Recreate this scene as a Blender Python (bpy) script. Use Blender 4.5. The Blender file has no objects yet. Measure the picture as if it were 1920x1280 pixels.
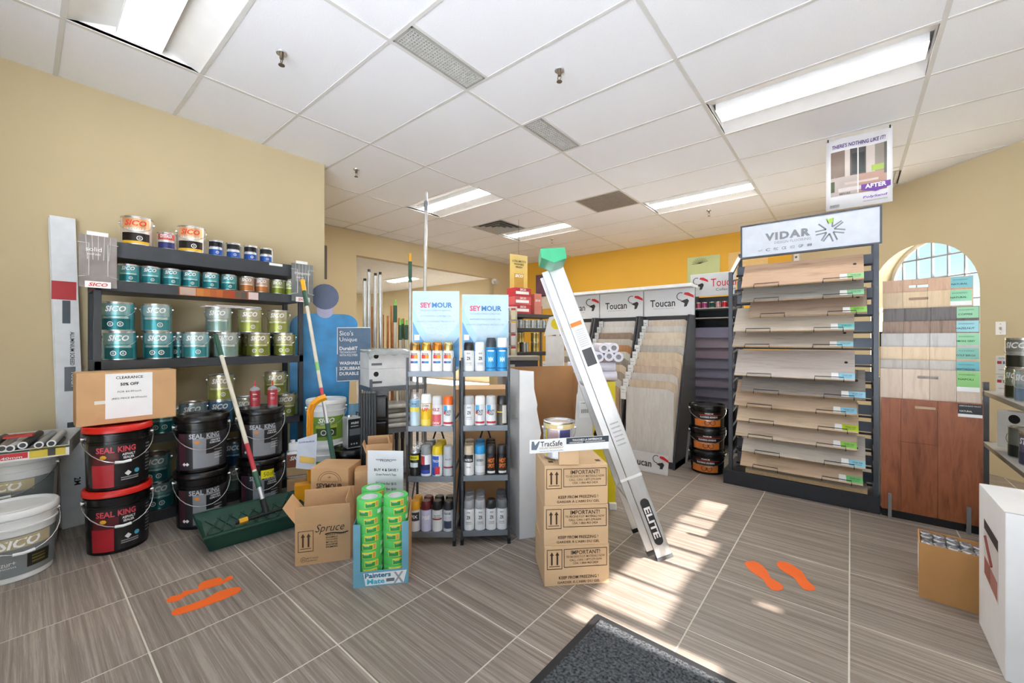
import bpy, math, random
from mathutils import Vector, Matrix
random.seed(7)
sc = bpy.context.scene
COL = sc.collection
R = math.radians
# ------------------------------------------------------------------ camera
CAM_H, FPX, HOR, YAW = 1.24, 764.6, 636.2, R(39.715)
cd = bpy.data.cameras.new('camera'); cam = bpy.data.objects.new('camera', cd); COL.objects.link(cam)
cam.location = (0, 0, CAM_H); cam.rotation_euler = (R(90), 0, YAW)
cd.sensor_width = 36; cd.lens = FPX/1920*36; cd.shift_y = (HOR-640)/1920; cd.clip_start = .02
sc.camera = cam
# ------------------------------------------------------------------ sky, sun, exposure
w = bpy.data.worlds.new('world'); sc.world = w; w.use_nodes = True
nt = w.node_tree; bg = nt.nodes['Background']
sky = nt.nodes.new('ShaderNodeTexSky'); sky.sky_type = 'NISHITA'; sky.sun_disc = False
sky.sun_elevation = R(31); sky.sun_rotation = R(90); sky.air_density = 1.0; sky.dust_density = 0; sky.ozone_density = 2.0
nt.links.new(sky.outputs[0], bg.inputs[0]); bg.inputs[1].default_value = .13
sd = bpy.data.lights.new('sun', 'SUN'); so = bpy.data.objects.new('sun', sd); COL.objects.link(so)
sd.energy = 44; sd.angle = R(.5); sd.color = (1, .99, .985)
so.rotation_euler = (0, R(90-31), R(2))          # shines towards -X through the right-hand wall's narrow slots
so.location = (8, 2, 5)
sc.view_settings.view_transform = 'Standard'; sc.view_settings.look = 'None'
sc.view_settings.exposure = .86; sc.view_settings.gamma = 1; sc.view_settings.use_curve_mapping = False
LAMP, LAMP_FAR, LAMP_DIM = 7, 34, 5      # strengths set apart to even out the room: nearest ones, far ones, dimmest one
# ------------------------------------------------------------------ placing by what the lens saw (pixel + known plane)
CY, SY = math.cos(YAW), math.sin(YAW)
def ray(x, y):
    a = (x-960)/FPX; b = (HOR-y)/FPX
    return Vector((a*CY-SY, a*SY+CY, b))
def at_z(x, y, z): r = ray(x, y); return r*((z-CAM_H)/r.z)+Vector((0, 0, CAM_H))
def fl(x, y): return at_z(x, y, 0)
def at_x(x, y, X): r = ray(x, y); return r*(X/r.x)+Vector((0, 0, CAM_H))
def at_y(x, y, Y): r = ray(x, y); return r*(Y/r.y)+Vector((0, 0, CAM_H))
def at_d(x, y, d): return ray(x, y)*d+Vector((0, 0, CAM_H))
def base(x, y, r, z=0):      # centre of a round thing whose front foot is seen at x, y
    p = at_z(x, y, z); h = Vector((p.x, p.y, 0)); return h+h.normalized()*r+Vector((0, 0, z))
def facing(p): return math.atan2(-p[0], p[1])
# ------------------------------------------------------------------ materials
def lin(c):
    if isinstance(c, str):
        c = [int(c[i:i+2], 16)/255 for i in (0, 2, 4)]
    return tuple(x/12.92 if x <= .04045 else ((x+.055)/1.055)**2.4 for x in c)
MATS = {}
def mat(name, col='808080', rough=.5, metal=0, var=.06, scale=12, spec=.5, alpha=1, trans=0, bump=0, bscale=200, emit=0):
    if name in MATS: return MATS[name]
    m = bpy.data.materials.new(name); m.use_nodes = True; t = m.node_tree; b = t.nodes['Principled BSDF']
    c = lin(col)
    tc = t.nodes.new('ShaderNodeTexCoord')
    if var:
        n = t.nodes.new('ShaderNodeTexNoise'); n.inputs['Scale'].default_value = scale; n.inputs['Detail'].default_value = 3
        t.links.new(tc.outputs['Object'], n.inputs['Vector'])
        r = t.nodes.new('ShaderNodeValToRGB')
        r.color_ramp.elements[0].position = .3; r.color_ramp.elements[1].position = .7
        r.color_ramp.elements[0].color = (*[x*(1-var) for x in c], 1); r.color_ramp.elements[1].color = (*[min(1, x*(1+var)) for x in c], 1)
        t.links.new(n.outputs['Fac'], r.inputs[0]); t.links.new(r.outputs[0], b.inputs['Base Color'])
    else: b.inputs['Base Color'].default_value = (*c, 1)
    b.inputs['Roughness'].default_value = rough; b.inputs['Metallic'].default_value = metal
    b.inputs['Specular IOR Level'].default_value = spec; b.inputs['Alpha'].default_value = alpha
    b.inputs['Transmission Weight'].default_value = trans
    if emit:
        b.inputs['Emission Color'].default_value = (*c, 1); b.inputs['Emission Strength'].default_value = emit
    if bump:
        n2 = t.nodes.new('ShaderNodeTexNoise'); n2.inputs['Scale'].default_value = bscale
        t.links.new(tc.outputs['Object'], n2.inputs['Vector'])
        bp = t.nodes.new('ShaderNodeBump'); bp.inputs['Strength'].default_value = bump; bp.inputs['Distance'].default_value = .004
        t.links.new(n2.outputs['Fac'], bp.inputs['Height']); t.links.new(bp.outputs[0], b.inputs['Normal'])
    MATS[name] = m; return m
def streaky(name, cols, stretch=(1, 14, 14), scale=3, rough=.5, fine=.5, rnd=.12, spec=.5, bump=.0, nrough=.62):
    """wood or stone streaks along the axis with the smallest stretch; each object its own offset and tone"""
    if name in MATS: return MATS[name]
    m = bpy.data.materials.new(name); m.use_nodes = True; t = m.node_tree; b = t.nodes['Principled BSDF']; N = t.nodes.new; L = t.links.new
    tc = N('ShaderNodeTexCoord'); oi = N('ShaderNodeObjectInfo')
    add = N('ShaderNodeVectorMath'); add.operation = 'MULTIPLY_ADD'
    cmb = N('ShaderNodeCombineXYZ'); mul = N('ShaderNodeMath'); mul.operation = 'MULTIPLY'; mul.inputs[1].default_value = 37
    L(oi.outputs['Random'], mul.inputs[0])
    for i in range(3): L(mul.outputs[0], cmb.inputs[i])
    add.inputs[1].default_value = stretch; L(tc.outputs['Object'], add.inputs[0]); L(cmb.outputs[0], add.inputs[2])
    n = N('ShaderNodeTexNoise'); n.inputs['Scale'].default_value = scale; n.inputs['Detail'].default_value = 6; n.inputs['Roughness'].default_value = nrough
    n.inputs['Distortion'].default_value = .3
    L(add.outputs[0], n.inputs['Vector'])
    r = N('ShaderNodeValToRGB'); e = r.color_ramp.elements
    k = len(cols)
    while len(e) < k: e.new(.5)
    for i, c in enumerate(cols):
        e[i].position = .28+.44*i/(k-1); e[i].color = (*lin(c), 1)
    L(n.outputs['Fac'], r.inputs[0])
    hs = N('ShaderNodeHueSaturation'); mr = N('ShaderNodeMapRange'); L(oi.outputs['Random'], mr.inputs['Value'])
    mr.inputs['To Min'].default_value = 1-rnd; mr.inputs['To Max'].default_value = 1+rnd
    L(mr.outputs[0], hs.inputs['Value']); L(r.outputs[0], hs.inputs['Color']); L(hs.outputs[0], b.inputs['Base Color'])
    b.inputs['Roughness'].default_value = rough; b.inputs['Specular IOR Level'].default_value = spec
    if bump:
        bp = N('ShaderNodeBump'); bp.inputs['Strength'].default_value = bump; bp.inputs['Distance'].default_value = .002
        L(n.outputs['Fac'], bp.inputs['Height']); L(bp.outputs[0], b.inputs['Normal'])
    MATS[name] = m; return m
def M(c, rough=.5, metal=0, **k):     # plain colour by hex
    return mat('paint_%s_%d_%d' % (c, rough*100, metal*100), c, rough, metal, **k)
WHITE = M('f0f0ee', .45); BLACK = M('17181a', .4); PAPER = mat('paper', 'f4f4f2', .7, var=.02)
CARD = mat('cardboard', 'cfa476', .8, var=.07, scale=6, bump=.15, bscale=90)
CARDIN = mat('cardboard_inside', 'b98a5c', .85, var=.1, scale=5)
STEEL = mat('bright_steel', 'd8dade', .25, .95, var=.05); ALU = mat('aluminium', 'd4d6d8', .38, .75, var=.05, scale=4)
DARKMET = mat('charcoal_metal', '41454b', .45, .3, var=.1); INK = mat('black_ink', '161616', .7, var=0)
RACKMET = mat('grey_rack_metal', '7d838b', .45, .4, var=.06); BRINK = mat('brown_ink', '4a3426', .8, var=0)
WIRE = mat('black_wire', '232427', .4, .5, var=0); GREYINK = mat('grey_ink', '77797c', .7, var=0)
REDINK = mat('red_ink', 'd0282e', .6, var=0); WINK = mat('white_ink', 'f5f5f5', .6, var=0)
GLASS = mat('clear_film', 'ffffff', .12, var=0, alpha=.16, spec=.8)
# ------------------------------------------------------------------ mesh building
class MB:
    def __init__(s): s.v = []; s.f = []; s.mi = []; s.cur = 0; s.mx = None
    def m(s, i): s.cur = i; return s
    def add(s, vs, fs):
        o = len(s.v)
        s.v += [(s.mx @ Vector(p))[:] for p in vs] if s.mx else [tuple(p) for p in vs]
        s.f += [tuple(i+o for i in f) for f in fs]; s.mi += [s.cur]*len(fs); return s
    def box(s, x0, y0, z0, x1, y1, z1):
        x0, x1 = min(x0, x1), max(x0, x1); y0, y1 = min(y0, y1), max(y0, y1); z0, z1 = min(z0, z1), max(z0, z1)
        return s.hexa([(x0, y0, z0), (x1, y0, z0), (x1, y1, z0), (x0, y1, z0), (x0, y0, z1), (x1, y0, z1), (x1, y1, z1), (x0, y1, z1)])
    def hexa(s, p): return s.add(p, [(3, 2, 1, 0), (4, 5, 6, 7), (0, 1, 5, 4), (1, 2, 6, 5), (2, 3, 7, 6), (3, 0, 4, 7)])
    def slab(s, a, b, c, d, t):     # four corners (counter-clockwise seen from outside), thickness backwards
        a, b, c, d = map(Vector, (a, b, c, d)); n = (b-a).cross(d-a).normalized()*t
        return s.hexa([a-n, b-n, c-n, d-n, a, b, c, d])
    def lathe(s, prof, n=24, c=(0, 0), sx=1, sy=1, cap0=True, cap1=True, a0=0, a1=None):
        full = a1 is None; k = n if full else n+1
        vs = []; fs = []
        for (r, z) in prof:
            for i in range(k):
                a = (2*math.pi*i/n) if full else a0+(a1-a0)*i/n
                vs.append((c[0]+r*sx*math.cos(a), c[1]+r*sy*math.sin(a), z))
        for j in range(len(prof)-1):
            for i in range(n):
                i2 = (i+1) % k if full else i+1
                fs.append((j*k+i, j*k+i2, (j+1)*k+i2, (j+1)*k+i))
        if full and cap0: fs.append(tuple(range(k-1, -1, -1)))
        if full and cap1: fs.append(tuple((len(prof)-1)*k+i for i in range(k)))
        return s.add(vs, fs)
    def tube(s, pts, r, n=8, closed=False, r1=None):
        pts = [Vector(p) for p in pts]; vs = []; fs = []; m = len(pts)
        up = None
        for j, p in enumerate(pts):
            a = pts[j-1] if (j or closed) else p; b = pts[(j+1) % m] if (j < m-1 or closed) else p
            d = (b-a).normalized()
            if up is None:
                up = Vector((0, 0, 1)) if abs(d.z) < .9 else Vector((1, 0, 0))
            e = d.cross(up)
            if e.length < 1e-5: e = d.orthogonal()
            e.normalize(); g = e.cross(d).normalized(); up = g
            rr = r if r1 is None else r+(r1-r)*j/(m-1)
            for i in range(n):
                t = 2*math.pi*i/n; vs.append(p+e*rr*math.cos(t)+g*rr*math.sin(t))
        for j in range(m if closed else m-1):
            for i in range(n):
                a = j*n+i; b = j*n+(i+1) % n; j2 = ((j+1) % m)*n
                fs.append((a, b, j2+(i+1) % n, j2+i))
        if not closed: fs += [tuple(range(n-1, -1, -1)), tuple((m-1)*n+i for i in range(n))]
        return s.add(vs, fs)
    def prism(s, poly, o, ex, ey, t):   # polygon (counter-clockwise) in the plane o+ex*u+ey*v, thickness t backwards
        o, ex, ey = Vector(o), Vector(ex), Vector(ey); n = ex.cross(ey).normalized()*t; k = len(poly)
        f = [o+ex*u+ey*v for u, v in poly]
        return s.add([p-n for p in f]+f, [tuple(range(k-1, -1, -1)), tuple(range(k, 2*k))]+[(i, (i+1) % k, k+(i+1) % k, k+i) for i in range(k)])
    def mesh(s, name, mats, smooth=False):
        me = bpy.data.meshes.new(name); me.from_pydata(s.v, [], s.f)
        for x in (mats if isinstance(mats, (list, tuple)) else [mats]): me.materials.append(x)
        me.polygons.foreach_set('material_index', s.mi)
        if smooth:
            me.polygons.foreach_set('use_smooth', [True]*len(s.f)); me.set_sharp_from_angle(angle=R(40))
        me.update(); return me
    def build(s, name, mats, parent=None, smooth=False, bevel=0, label=None):
        return part(name, s.mesh(name, mats, smooth), parent, bevel, label)
def part(name, me, parent=None, bevel=0, label=None):
    o = bpy.data.objects.new(name, me); COL.objects.link(o); o.parent = parent
    if bevel:
        b = o.modifiers.new('bevel', 'BEVEL'); b.width = bevel; b.segments = 2; b.limit_method = 'ANGLE'; b.angle_limit = R(40)
    if label: o['label'] = label
    return o
def tag(o, label, cat, group=None):
    o['label'] = label; o['category'] = cat
    if group: o['group'] = group
    return o
def thing(name, label, cat, loc=(0, 0, 0), rz=0, group=None):
    o = bpy.data.objects.new(name, None); COL.objects.link(o); o.empty_display_size = .05
    o.location = loc; o.rotation_euler = (0, 0, rz); return tag(o, label, cat, group)
def struct(o, label=None):
    o['kind'] = 'structure'
    if label: o['label'] = label
    return o
def dup(root, loc, rz, label):
    def cp(o, par):
        c = o.copy(); COL.objects.link(c); c.parent = par
        for ch in list(o.children): cp(ch, c)
        return c
    r = cp(root, None); r.location = loc; r.rotation_euler = (0, 0, rz); r['label'] = label; return r
ORD = ['first', 'second', 'third', 'fourth', 'fifth', 'sixth', 'seventh', 'eighth', 'ninth', 'tenth', 'eleventh', 'twelfth', 'thirteenth', 'fourteenth']
# ------------------------------------------------------------------ lettering
TXT = {}
def glyphs(s, bold=0, shear=0, space=1.0):
    k = (s, bold, shear, space)
    if k in TXT: return TXT[k]
    cu = bpy.data.curves.new('txt', 'FONT'); cu.body = s; cu.resolution_u = 2; cu.offset = bold; cu.shear = shear; cu.space_character = space
    ob = bpy.data.objects.new('txt', cu); me = bpy.data.meshes.new_from_object(ob)
    v = [(p.co.x, p.co.y) for p in me.vertices]; f = [tuple(p.vertices) for p in me.polygons]
    bpy.data.objects.remove(ob); bpy.data.curves.remove(cu); bpy.data.meshes.remove(me)
    x0 = min(p[0] for p in v); x1 = max(p[0] for p in v); y0 = min(p[1] for p in v); y1 = max(p[1] for p in v)
    TXT[k] = ([((a-x0)/(x1-x0)-.5, (b-y0)/(y1-y0)-.5) for a, b in v], f, (x1-x0)/(y1-y0)); return TXT[k]
def text(parent, s, c, w=None, h=None, m=INK, ex=(1, 0, 0), ey=(0, 0, 1), bold=0, shear=0, lift=.0012, name='lettering', mb=None, space=1.0):
    v, f, asp = glyphs(s, bold, shear, space)
    if w is None: w = h*asp
    if h is None: h = w/asp
    c, ex, ey = Vector(c), Vector(ex).normalized(), Vector(ey).normalized(); n = ex.cross(ey)*lift
    b = mb or MB(); b.add([c+ex*(a*w)+ey*(q*h)+n for a, q in v], f)
    return b if mb is not None else b.build(name, m, parent)
def ctext(mb, s, r, z, w, h, ang=-math.pi/2, bold=0, shear=0, space=1.0):   # text wrapped round a cylinder
    v, f, asp = glyphs(s, bold, shear, space)
    if w is None: w = h*asp
    mb.add([(r*math.cos(ang+a*w/r), r*math.sin(ang+a*w/r), z+q*h) for a, q in v], f); return mb
def cpatch(mb, r, z0, z1, a0, a1, n=8):    # piece of cylinder shell, angles from the front (-Y)
    return mb.lathe([(r, z0), (r, z1)], n, a0=-math.pi/2+a0, a1=-math.pi/2+a1)
# ================================================================== the setting
CEIL = CAM_H+1.7254
XL, XB, YB, DIAG, XR, YF = -4.01, -6.07, 7.38, 6.70, 2.6, -1.0
BEIGE = mat('beige_wall_paint', 'c9b995', .75, var=.03, scale=1.5, bump=.05, bscale=60)
OCHRE = mat('ochre_wall_paint', 'e8b23a', .7, var=.03, scale=1.5)
FLOORM = streaky('grey_brown_floor_tile', ['5f544b', '7f746a', '8d8278', 'ab9f94', '776b61'], (.4, 24, 1), 2.6, .42, rnd=.06, nrough=.78, spec=.35, bump=.1)
GROUT = mat('pale_grout', 'd2cabc', .8)
fb = MB().box(-6.3, YF-.2, -.12, XR+.2, 7.6, -.0012); floor = struct(fb.build('floor', GROUT))
TX, TY = .5335, .4995
tile = MB(); g = .003; c_ = .001
tile.add([(g, g, -.02), (TX-g, g, -.02), (TX-g, TY-g, -.02), (g, TY-g, -.02), (g, g, -c_), (TX-g, g, -c_), (TX-g, TY-g, -c_), (g, TY-g, -c_),
          (g+c_, g+c_, 0), (TX-g-c_, g+c_, 0), (TX-g-c_, TY-g-c_, 0), (g+c_, TY-g-c_, 0)],
         [(0, 1, 5, 4), (1, 2, 6, 5), (2, 3, 7, 6), (3, 0, 4, 7), (4, 5, 9, 8), (5, 6, 10, 9), (6, 7, 11, 10), (7, 4, 8, 11), (8, 9, 10, 11)])
tme = tile.mesh('floor_tile', FLOORM)
for i in range(-12, 5):
    for j in range(-3, 15):
        x = i*TX-.005; y = .324+j*TY
        if x+y > DIAG+.3 or y > YB or x > XR or (x+TX < XL-.3 and y+TY < 1.9): continue
        o = part('floor_tile', tme, floor); o.location = (x, y, 0)
def wall(name, x0, y0, x1, y1, m=BEIGE, z0=0, z1=None):
    return struct(MB().box(x0, y0, z0, x1, y1, CEIL+.2 if z1 is None else z1).build(name, m))
wall('wall_left', XL-.14, YF, XL, 1.92)
wall('wall_return', XB, 1.78, XL-.14, 1.92)
# back wall with the wide opening to the other room
bw = MB().box(XB-.14, 1.78, 0, XB, 3.42, CEIL).box(XB-.14, 6.68, 0, XB, YB, CEIL).box(XB-.14, 3.42, 2.588, XB, 6.68, CEIL)
struct(bw.build('wall_back', BEIGE))
wall('wall_ochre', XB-.14, YB, -.60, YB+.12, OCHRE)
# diagonal wall with the arched window; s runs along the wall, from its left end
DL = Vector((-.68, 7.38, 0)); DD = Vector((1, -1, 0)).normalized(); DN = Vector((-1, -1, 0)).normalized()   # DN points into the room
SC_, ZC_, AR, ZS = (.56+.68)*math.sqrt(2), 1.73, .53, .80
TH = .30
SLEN = (XR+.68)*math.sqrt(2)
arc = [(SC_+AR*math.cos(R(180-180*i/24)), ZC_+AR*math.sin(R(180*i/24))) for i in range(25)]
RISE = .13          # the reveal rises towards the glass
def dpt(s_, z, d=0): p = DL+DD*s_-DN*d; return (p.x, p.y, z+(RISE*d/TH if ZS+.2 < z < CEIL-.01 else 0))
dw = MB()
out = [(0, 0), (SC_-AR, 0), (SC_-AR, ZC_)]
cols_ = [(SC_-AR, ZC_)]+arc[1:-1]+[(SC_+AR, ZC_)]
for d in (0, TH):
    fl_ = []
    vs = [dpt(0, 0, d), dpt(0, CEIL, d), dpt(SC_-AR, 0, d), dpt(SC_-AR, CEIL, d), dpt(SC_+AR, 0, d), dpt(SC_+AR, CEIL, d), dpt(SLEN, 0, d), dpt(SLEN, CEIL, d), dpt(SC_-AR, ZS, d), dpt(SC_+AR, ZS, d)]
    fs = [(0, 2, 3, 1), (4, 6, 7, 5), (2, 4, 9, 8)]
    for i in range(24):
        k = len(vs); a, b = arc[i], arc[i+1]
        vs += [dpt(*a, d), dpt(*b, d), dpt(b[0], CEIL, d), dpt(a[0], CEIL, d)]; fs.append((k, k+1, k+2, k+3))
    dw.add(vs, fs if d == 0 else [f[::-1] for f in fs])
loop = [(SC_-AR, ZS)]+arc+[(SC_+AR, ZS)]
for i in range(len(loop)):
    a, b = loop[i], loop[(i+1) % len(loop)]
    dw.add([dpt(*a, 0), dpt(*b, 0), dpt(*b, TH), dpt(*a, TH)], [(3, 2, 1, 0)])
struct(dw.build('wall_diagonal', BEIGE))
wf = MB(); D0, D1 = TH-.06, TH-.02
FR = mat('white_window_frame', 'eceae4', .4)
for i in range(24):
    a, b = R(180*i/24), R(180*(i+1)/24)
    q = [(SC_+rr*math.cos(t), ZC_+rr*math.sin(t)) for rr, t in ((AR, a), (AR, b), (AR-.045, b), (AR-.045, a))]
    wf.hexa([dpt(*p, D1) for p in q]+[dpt(*p, D0) for p in q])
def dbox(mb, s0, s1, z0, z1, d0, d1):
    return mb.hexa([dpt(s0, z0, d1), dpt(s1, z0, d1), dpt(s1, z0, d0), dpt(s0, z0, d0), dpt(s0, z1, d1), dpt(s1, z1, d1), dpt(s1, z1, d0), dpt(s0, z1, d0)])
dbox(wf, SC_-AR, SC_-AR+.045, ZS, ZC_, D0, D1); dbox(wf, SC_+AR-.045, SC_+AR, ZS, ZC_, D0, D1); dbox(wf, SC_-AR, SC_+AR, ZS, ZS+.05, D0, D1)
win = struct(wf.build('window_1', FR), 'arched window with a grid of thin bars')
MUNT = mat('grey_muntin', '8b8f94', .4)
for k in range(1, 7):
    s_ = SC_-AR+2*AR*k/7; top = ZC_+math.sqrt(max(0, (AR-.03)**2-(s_-SC_)**2))
    b_ = MB(); dbox(b_, s_-.006, s_+.006, ZS+.04, top, D0+.005, D1-.005); b_.build('muntin', MUNT, win)
for z in (1.05, 1.3, 1.55, 1.8, 2.03):
    hw = AR-.03 if z < ZC_ else math.sqrt((AR-.03)**2-(z-ZC_)**2)
    b_ = MB(); dbox(b_, SC_-hw, SC_+hw, z-.006, z+.006, D0+.005, D1-.005); b_.build('muntin', MUNT, win)
PANE = bpy.data.materials.new('window_glass'); PANE.use_nodes = True
_t = PANE.node_tree; _o = _t.nodes['Material Output']; _t.nodes.remove(_t.nodes['Principled BSDF'])
_a = _t.nodes.new('ShaderNodeBsdfTransparent'); _g = _t.nodes.new('ShaderNodeBsdfGlossy'); _g.inputs['Roughness'].default_value = .02
_x = _t.nodes.new('ShaderNodeMixShader'); _x.inputs[0].default_value = .05
_t.links.new(_a.outputs[0], _x.inputs[1]); _t.links.new(_g.outputs[0], _x.inputs[2]); _t.links.new(_x.outputs[0], _o.inputs[0])
b_ = MB(); lp = [(SC_-AR+.01, ZS+.01)]+[(SC_+(AR-.01)*math.cos(R(180-7.5*i)), ZC_+(AR-.01)*math.sin(R(7.5*i))) for i in range(25)]+[(SC_+AR-.01, ZS+.01)]
b_.add([dpt(*p, TH-.04) for p in lp], [tuple(range(len(lp)))]); b_.build('window_pane', PANE, win)
# right and front walls (beyond the frame): openings shaped to let in sun and fill daylight
# right wall: slots shaped for sun patches; front wall: glazing for fill; added bounce ground
def pierced(name, o, ex, lo, hi, holes, th):
    xs = sorted({lo, hi}|{v for h in holes for v in h[:2]}); zs = sorted({0, CEIL+.2}|{v for h in holes for v in h[2:]}); p = MB()
    o, ex = Vector(o), Vector(ex); n = Vector((ex.y, -ex.x, 0))*th
    for i in range(len(xs)-1):
        for j in range(len(zs)-1):
            cx, cz = (xs[i]+xs[i+1])/2, (zs[j]+zs[j+1])/2
            if any(a < cx < b and c < cz < d for a, b, c, d in holes): continue
            q = [o+ex*xs[i], o+ex*xs[i+1], o+ex*xs[i+1]+n, o+ex*xs[i]+n]
            p.hexa([(v.x, v.y, zs[j]) for v in q]+[(v.x, v.y, zs[j+1]) for v in q])
    return struct(p.build(name, BEIGE))
TEL = math.tan(R(31))
def hz(x): return (XR-x)*TEL          # height in the right wall that throws light on floor at x
HO = [(1.86, 2.14, hz(-.64), hz(-1.02)), (2.165, 2.40, hz(-.66), hz(-1.0)), (2.425, 2.60, hz(-.64), hz(-.98)), (2.635, 2.96, hz(-.62), hz(-.96)), (2.99, 3.12, hz(-.66), hz(-.97)), (3.15, 3.50, hz(-.60), hz(-.94)),
      (1.70, 1.80, hz(-.38), hz(-1.04)), (2.68, 2.74, hz(-.40), hz(-.52)), (2.30, 2.34, hz(-.25), hz(-.40))]
pierced('wall_right', (XR, 0, 0), (0, 1, 0), YF, 4.2, HO, .06)
b_ = MB().box(XR+.02, 1.6, hz(-.2), XR+.03, 3.6, hz(-1.06)); TINT = PANE.copy(); TINT.name = 'sun_dimming_glass'; TINT.node_tree.nodes['Transparent BSDF'].inputs[0].default_value = (.54, .52, .5, 1); struct(b_.build('window_2', TINT))  # unseen pane, its tint added to dim the sun patches on the floor
pierced('wall_front', (0, YF, 0), (1, 0, 0), XL-.14, XR+.14, [(-2.15, -1.65, .12, 2.75), (-1.55, .4, .12, 2.75), (.5, 2.5, .12, 2.75)], .12)
b_ = MB().box(-2.15, YF-.07, .12, 2.5, YF-.05, 2.75); struct(b_.build('window_3', PANE))
struct(MB().box(-30, -40, -.2, 40, YF-.3, -.1).box(XR+.3, YF-.3, -.2, 40, 30, -.1).build('floor_bounce_ground', mat('pale_bounce_ground', 'd8dde6', .85)))  # unseen ground added, kept pale to bounce sunlight up to the ceiling
# ---- the other room seen through the opening
OR = -14.5
wall('wall_other_room', OR, 8.5, XB-.14, 8.62)
wall('wall_other_room_end', OR-.1, 1.5, OR, 8.62)
wall('wall_other_room_near', OR, 1.5, XB-.14, 1.6)
struct(MB().box(OR, 1.5, -.1, XB-.14, 8.6, -.004).build('floor_other_room', mat('dull_grey_floor', '8d847a', .6)))
struct(MB().box(OR, 1.5, CEIL, XB-.14, 8.6, CEIL+.1).build('ceiling_other_room', mat('ceiling_board', 'd9d8d4', .85)))
# ---- ceiling: grid of bars, a lay-in tile in each field
TILEM = mat('speckled_ceiling_tile', 'f3f5f8', .9, var=.035, scale=160, bump=.25, bscale=260)
BAR = mat('ceiling_grid_white', 'd8d8d4', .5, var=.02)
ceil = struct(MB().box(XB-.1, YF-.1, CEIL+.12, XR+.14, YB+.12, CEIL+.2).build('ceiling', WHITE))
GX, GY = -3.27, .143
FIX = {(0, 0), (2, 5), (-1, 5), (1, 8), (-1, 8), (3, 1)}            # troffer lights (column, row)
HALF = {(0, 7): 'grille', (-1, 7): 'diffuser'}
tl = MB().box(0, 0, 0, 1.2, .59, .012).mesh('ceiling_tile', TILEM)
def inside(x, y): return x+y < DIAG+.9 and XB < x and x < XR and y < YB and not (x < XL-.1 and y < 1.9)
def ctile(x0, y0, x1, y1):
    x0, x1 = max(x0, XB), min(x1, XR); y0, y1 = max(y0, YF), min(y1, YB)
    if x1-x0 < .03 or y1-y0 < .03: return
    o = part('ceiling_tile', tl, ceil); o.location = (x0+.01, y0+.01, CEIL+.004); o.scale = ((x1-x0-.02)/1.2, (y1-y0-.02)/.59, 1)
for i in range(-3, 5):
    for j in range(-2, 12):
        x, y = GX+1.22*i, GY+.61*j
        if (i, j) in FIX: continue
        if not any(inside(x+a, y+b) for a in (0.05, 1.2) for b in (.05, .6)): continue
        if (i, j) in HALF: ctile(x+.61, y, x+1.22, y+.61) if i == -1 else ctile(x, y, x+.61, y+.61)
        elif (i, j) in ((1, 2), (1, 4)): ctile(x+.2, y, x+1.22, y+.61)
        else: ctile(x, y, x+1.22, y+.61)
for i in range(-2, 5):
    x = GX+1.22*i; y0 = 1.92 if x < XL else YF; y1 = min(YB, DIAG+.3-x)
    MB().box(x-.012, y0, CEIL, x+.012, y1, CEIL+.03).build('grid_bar', BAR, ceil)
for j in range(-1, 12):
    y = GY+.61*j; x0 = XB if y > 1.92 else XL; x1 = min(XR, DIAG+.3-y)
    MB().box(x0, y-.011, CEIL+.0008, x1, y+.011, CEIL+.03).build('grid_bar', BAR, ceil)
for (x, y) in ((GX+.61, GY+.61*7), (GX-1.22+.61, GY+.61*7), (GX+1.22+.2, GY+.61*2), (GX+1.22+.2, GY+.61*4)):
    MB().box(x-.01, y, CEIL+.0016, x+.01, y+.61, CEIL+.03).build('grid_bar', BAR, ceil)
# troffers: pan with sloping reflectors and a lit lens strip
LENSES = {k: mat('lit_lens_%d' % k, 'fffdf8', .4, var=0, emit=k) for k in (LAMP, LAMP_FAR, LAMP_DIM)}; LENS = LENSES[LAMP_FAR]; PAN = mat('troffer_white', 'f2f2f0', .35, var=.02)
FL = {(0, 0): 'ceiling light above the left wall shelf, nearest the photo corner', (2, 5): 'largest ceiling light, above the framed flooring display sign', (-1, 5): 'ceiling light behind the tall silver pole',
      (1, 8): 'ceiling light right of the dark square grille', (-1, 8): 'ceiling light beside the round-louvred air diffuser', (3, 1): 'added ceiling fill light out of view, right of the camera'}  # the last one is out of view, added for fill
def troffer(x, y, z, label, LENS):
    t = thing('ceiling_light', label, 'light', (x+.61, y+.305, z), 0, 'recessed ceiling lights')
    a, b, s_, h = .596, .292, .10, .075
    p = MB()
    p.add([(-a, -b, .004), (a, -b, .004), (a, -s_, h), (-a, -s_, h)], [(0, 1, 2, 3)]); p.add([(-a, b, .004), (a, b, .004), (a, s_, h), (-a, s_, h)], [(3, 2, 1, 0)])
    for q in (-1, 1): p.add([(q*a, -b, .004), (q*a, -s_, h), (q*a, s_, h), (q*a, b, .004)], [(0, 1, 2, 3)])
    p.build('reflector', PAN, t)
    MB().box(-a+.02, -s_, .022, a-.02, s_, h+.01).build('basket', PAN, t); MB().add([(-a+.02, -s_, .021), (a-.02, -s_, .021), (a-.02, s_, .021), (-a+.02, s_, .021)], [(3, 2, 1, 0)]).build('lens', LENS, t)
    fr = MB()
    for q in (-1, 1): fr.box(-.6, q*b, .001, .6, q*(b+.008), .02).box(q*a, -b, .001, q*(a+.006), b, .02)
    fr.build('frame', BAR, t)
for (i, j), l in FL.items(): troffer(GX+1.22*i, GY+.61*j, CEIL, l, LENSES[LAMP_DIM if (i, j) == (0, 0) else LAMP_FAR if j >= 5 and i < 2 else LAMP])
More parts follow.
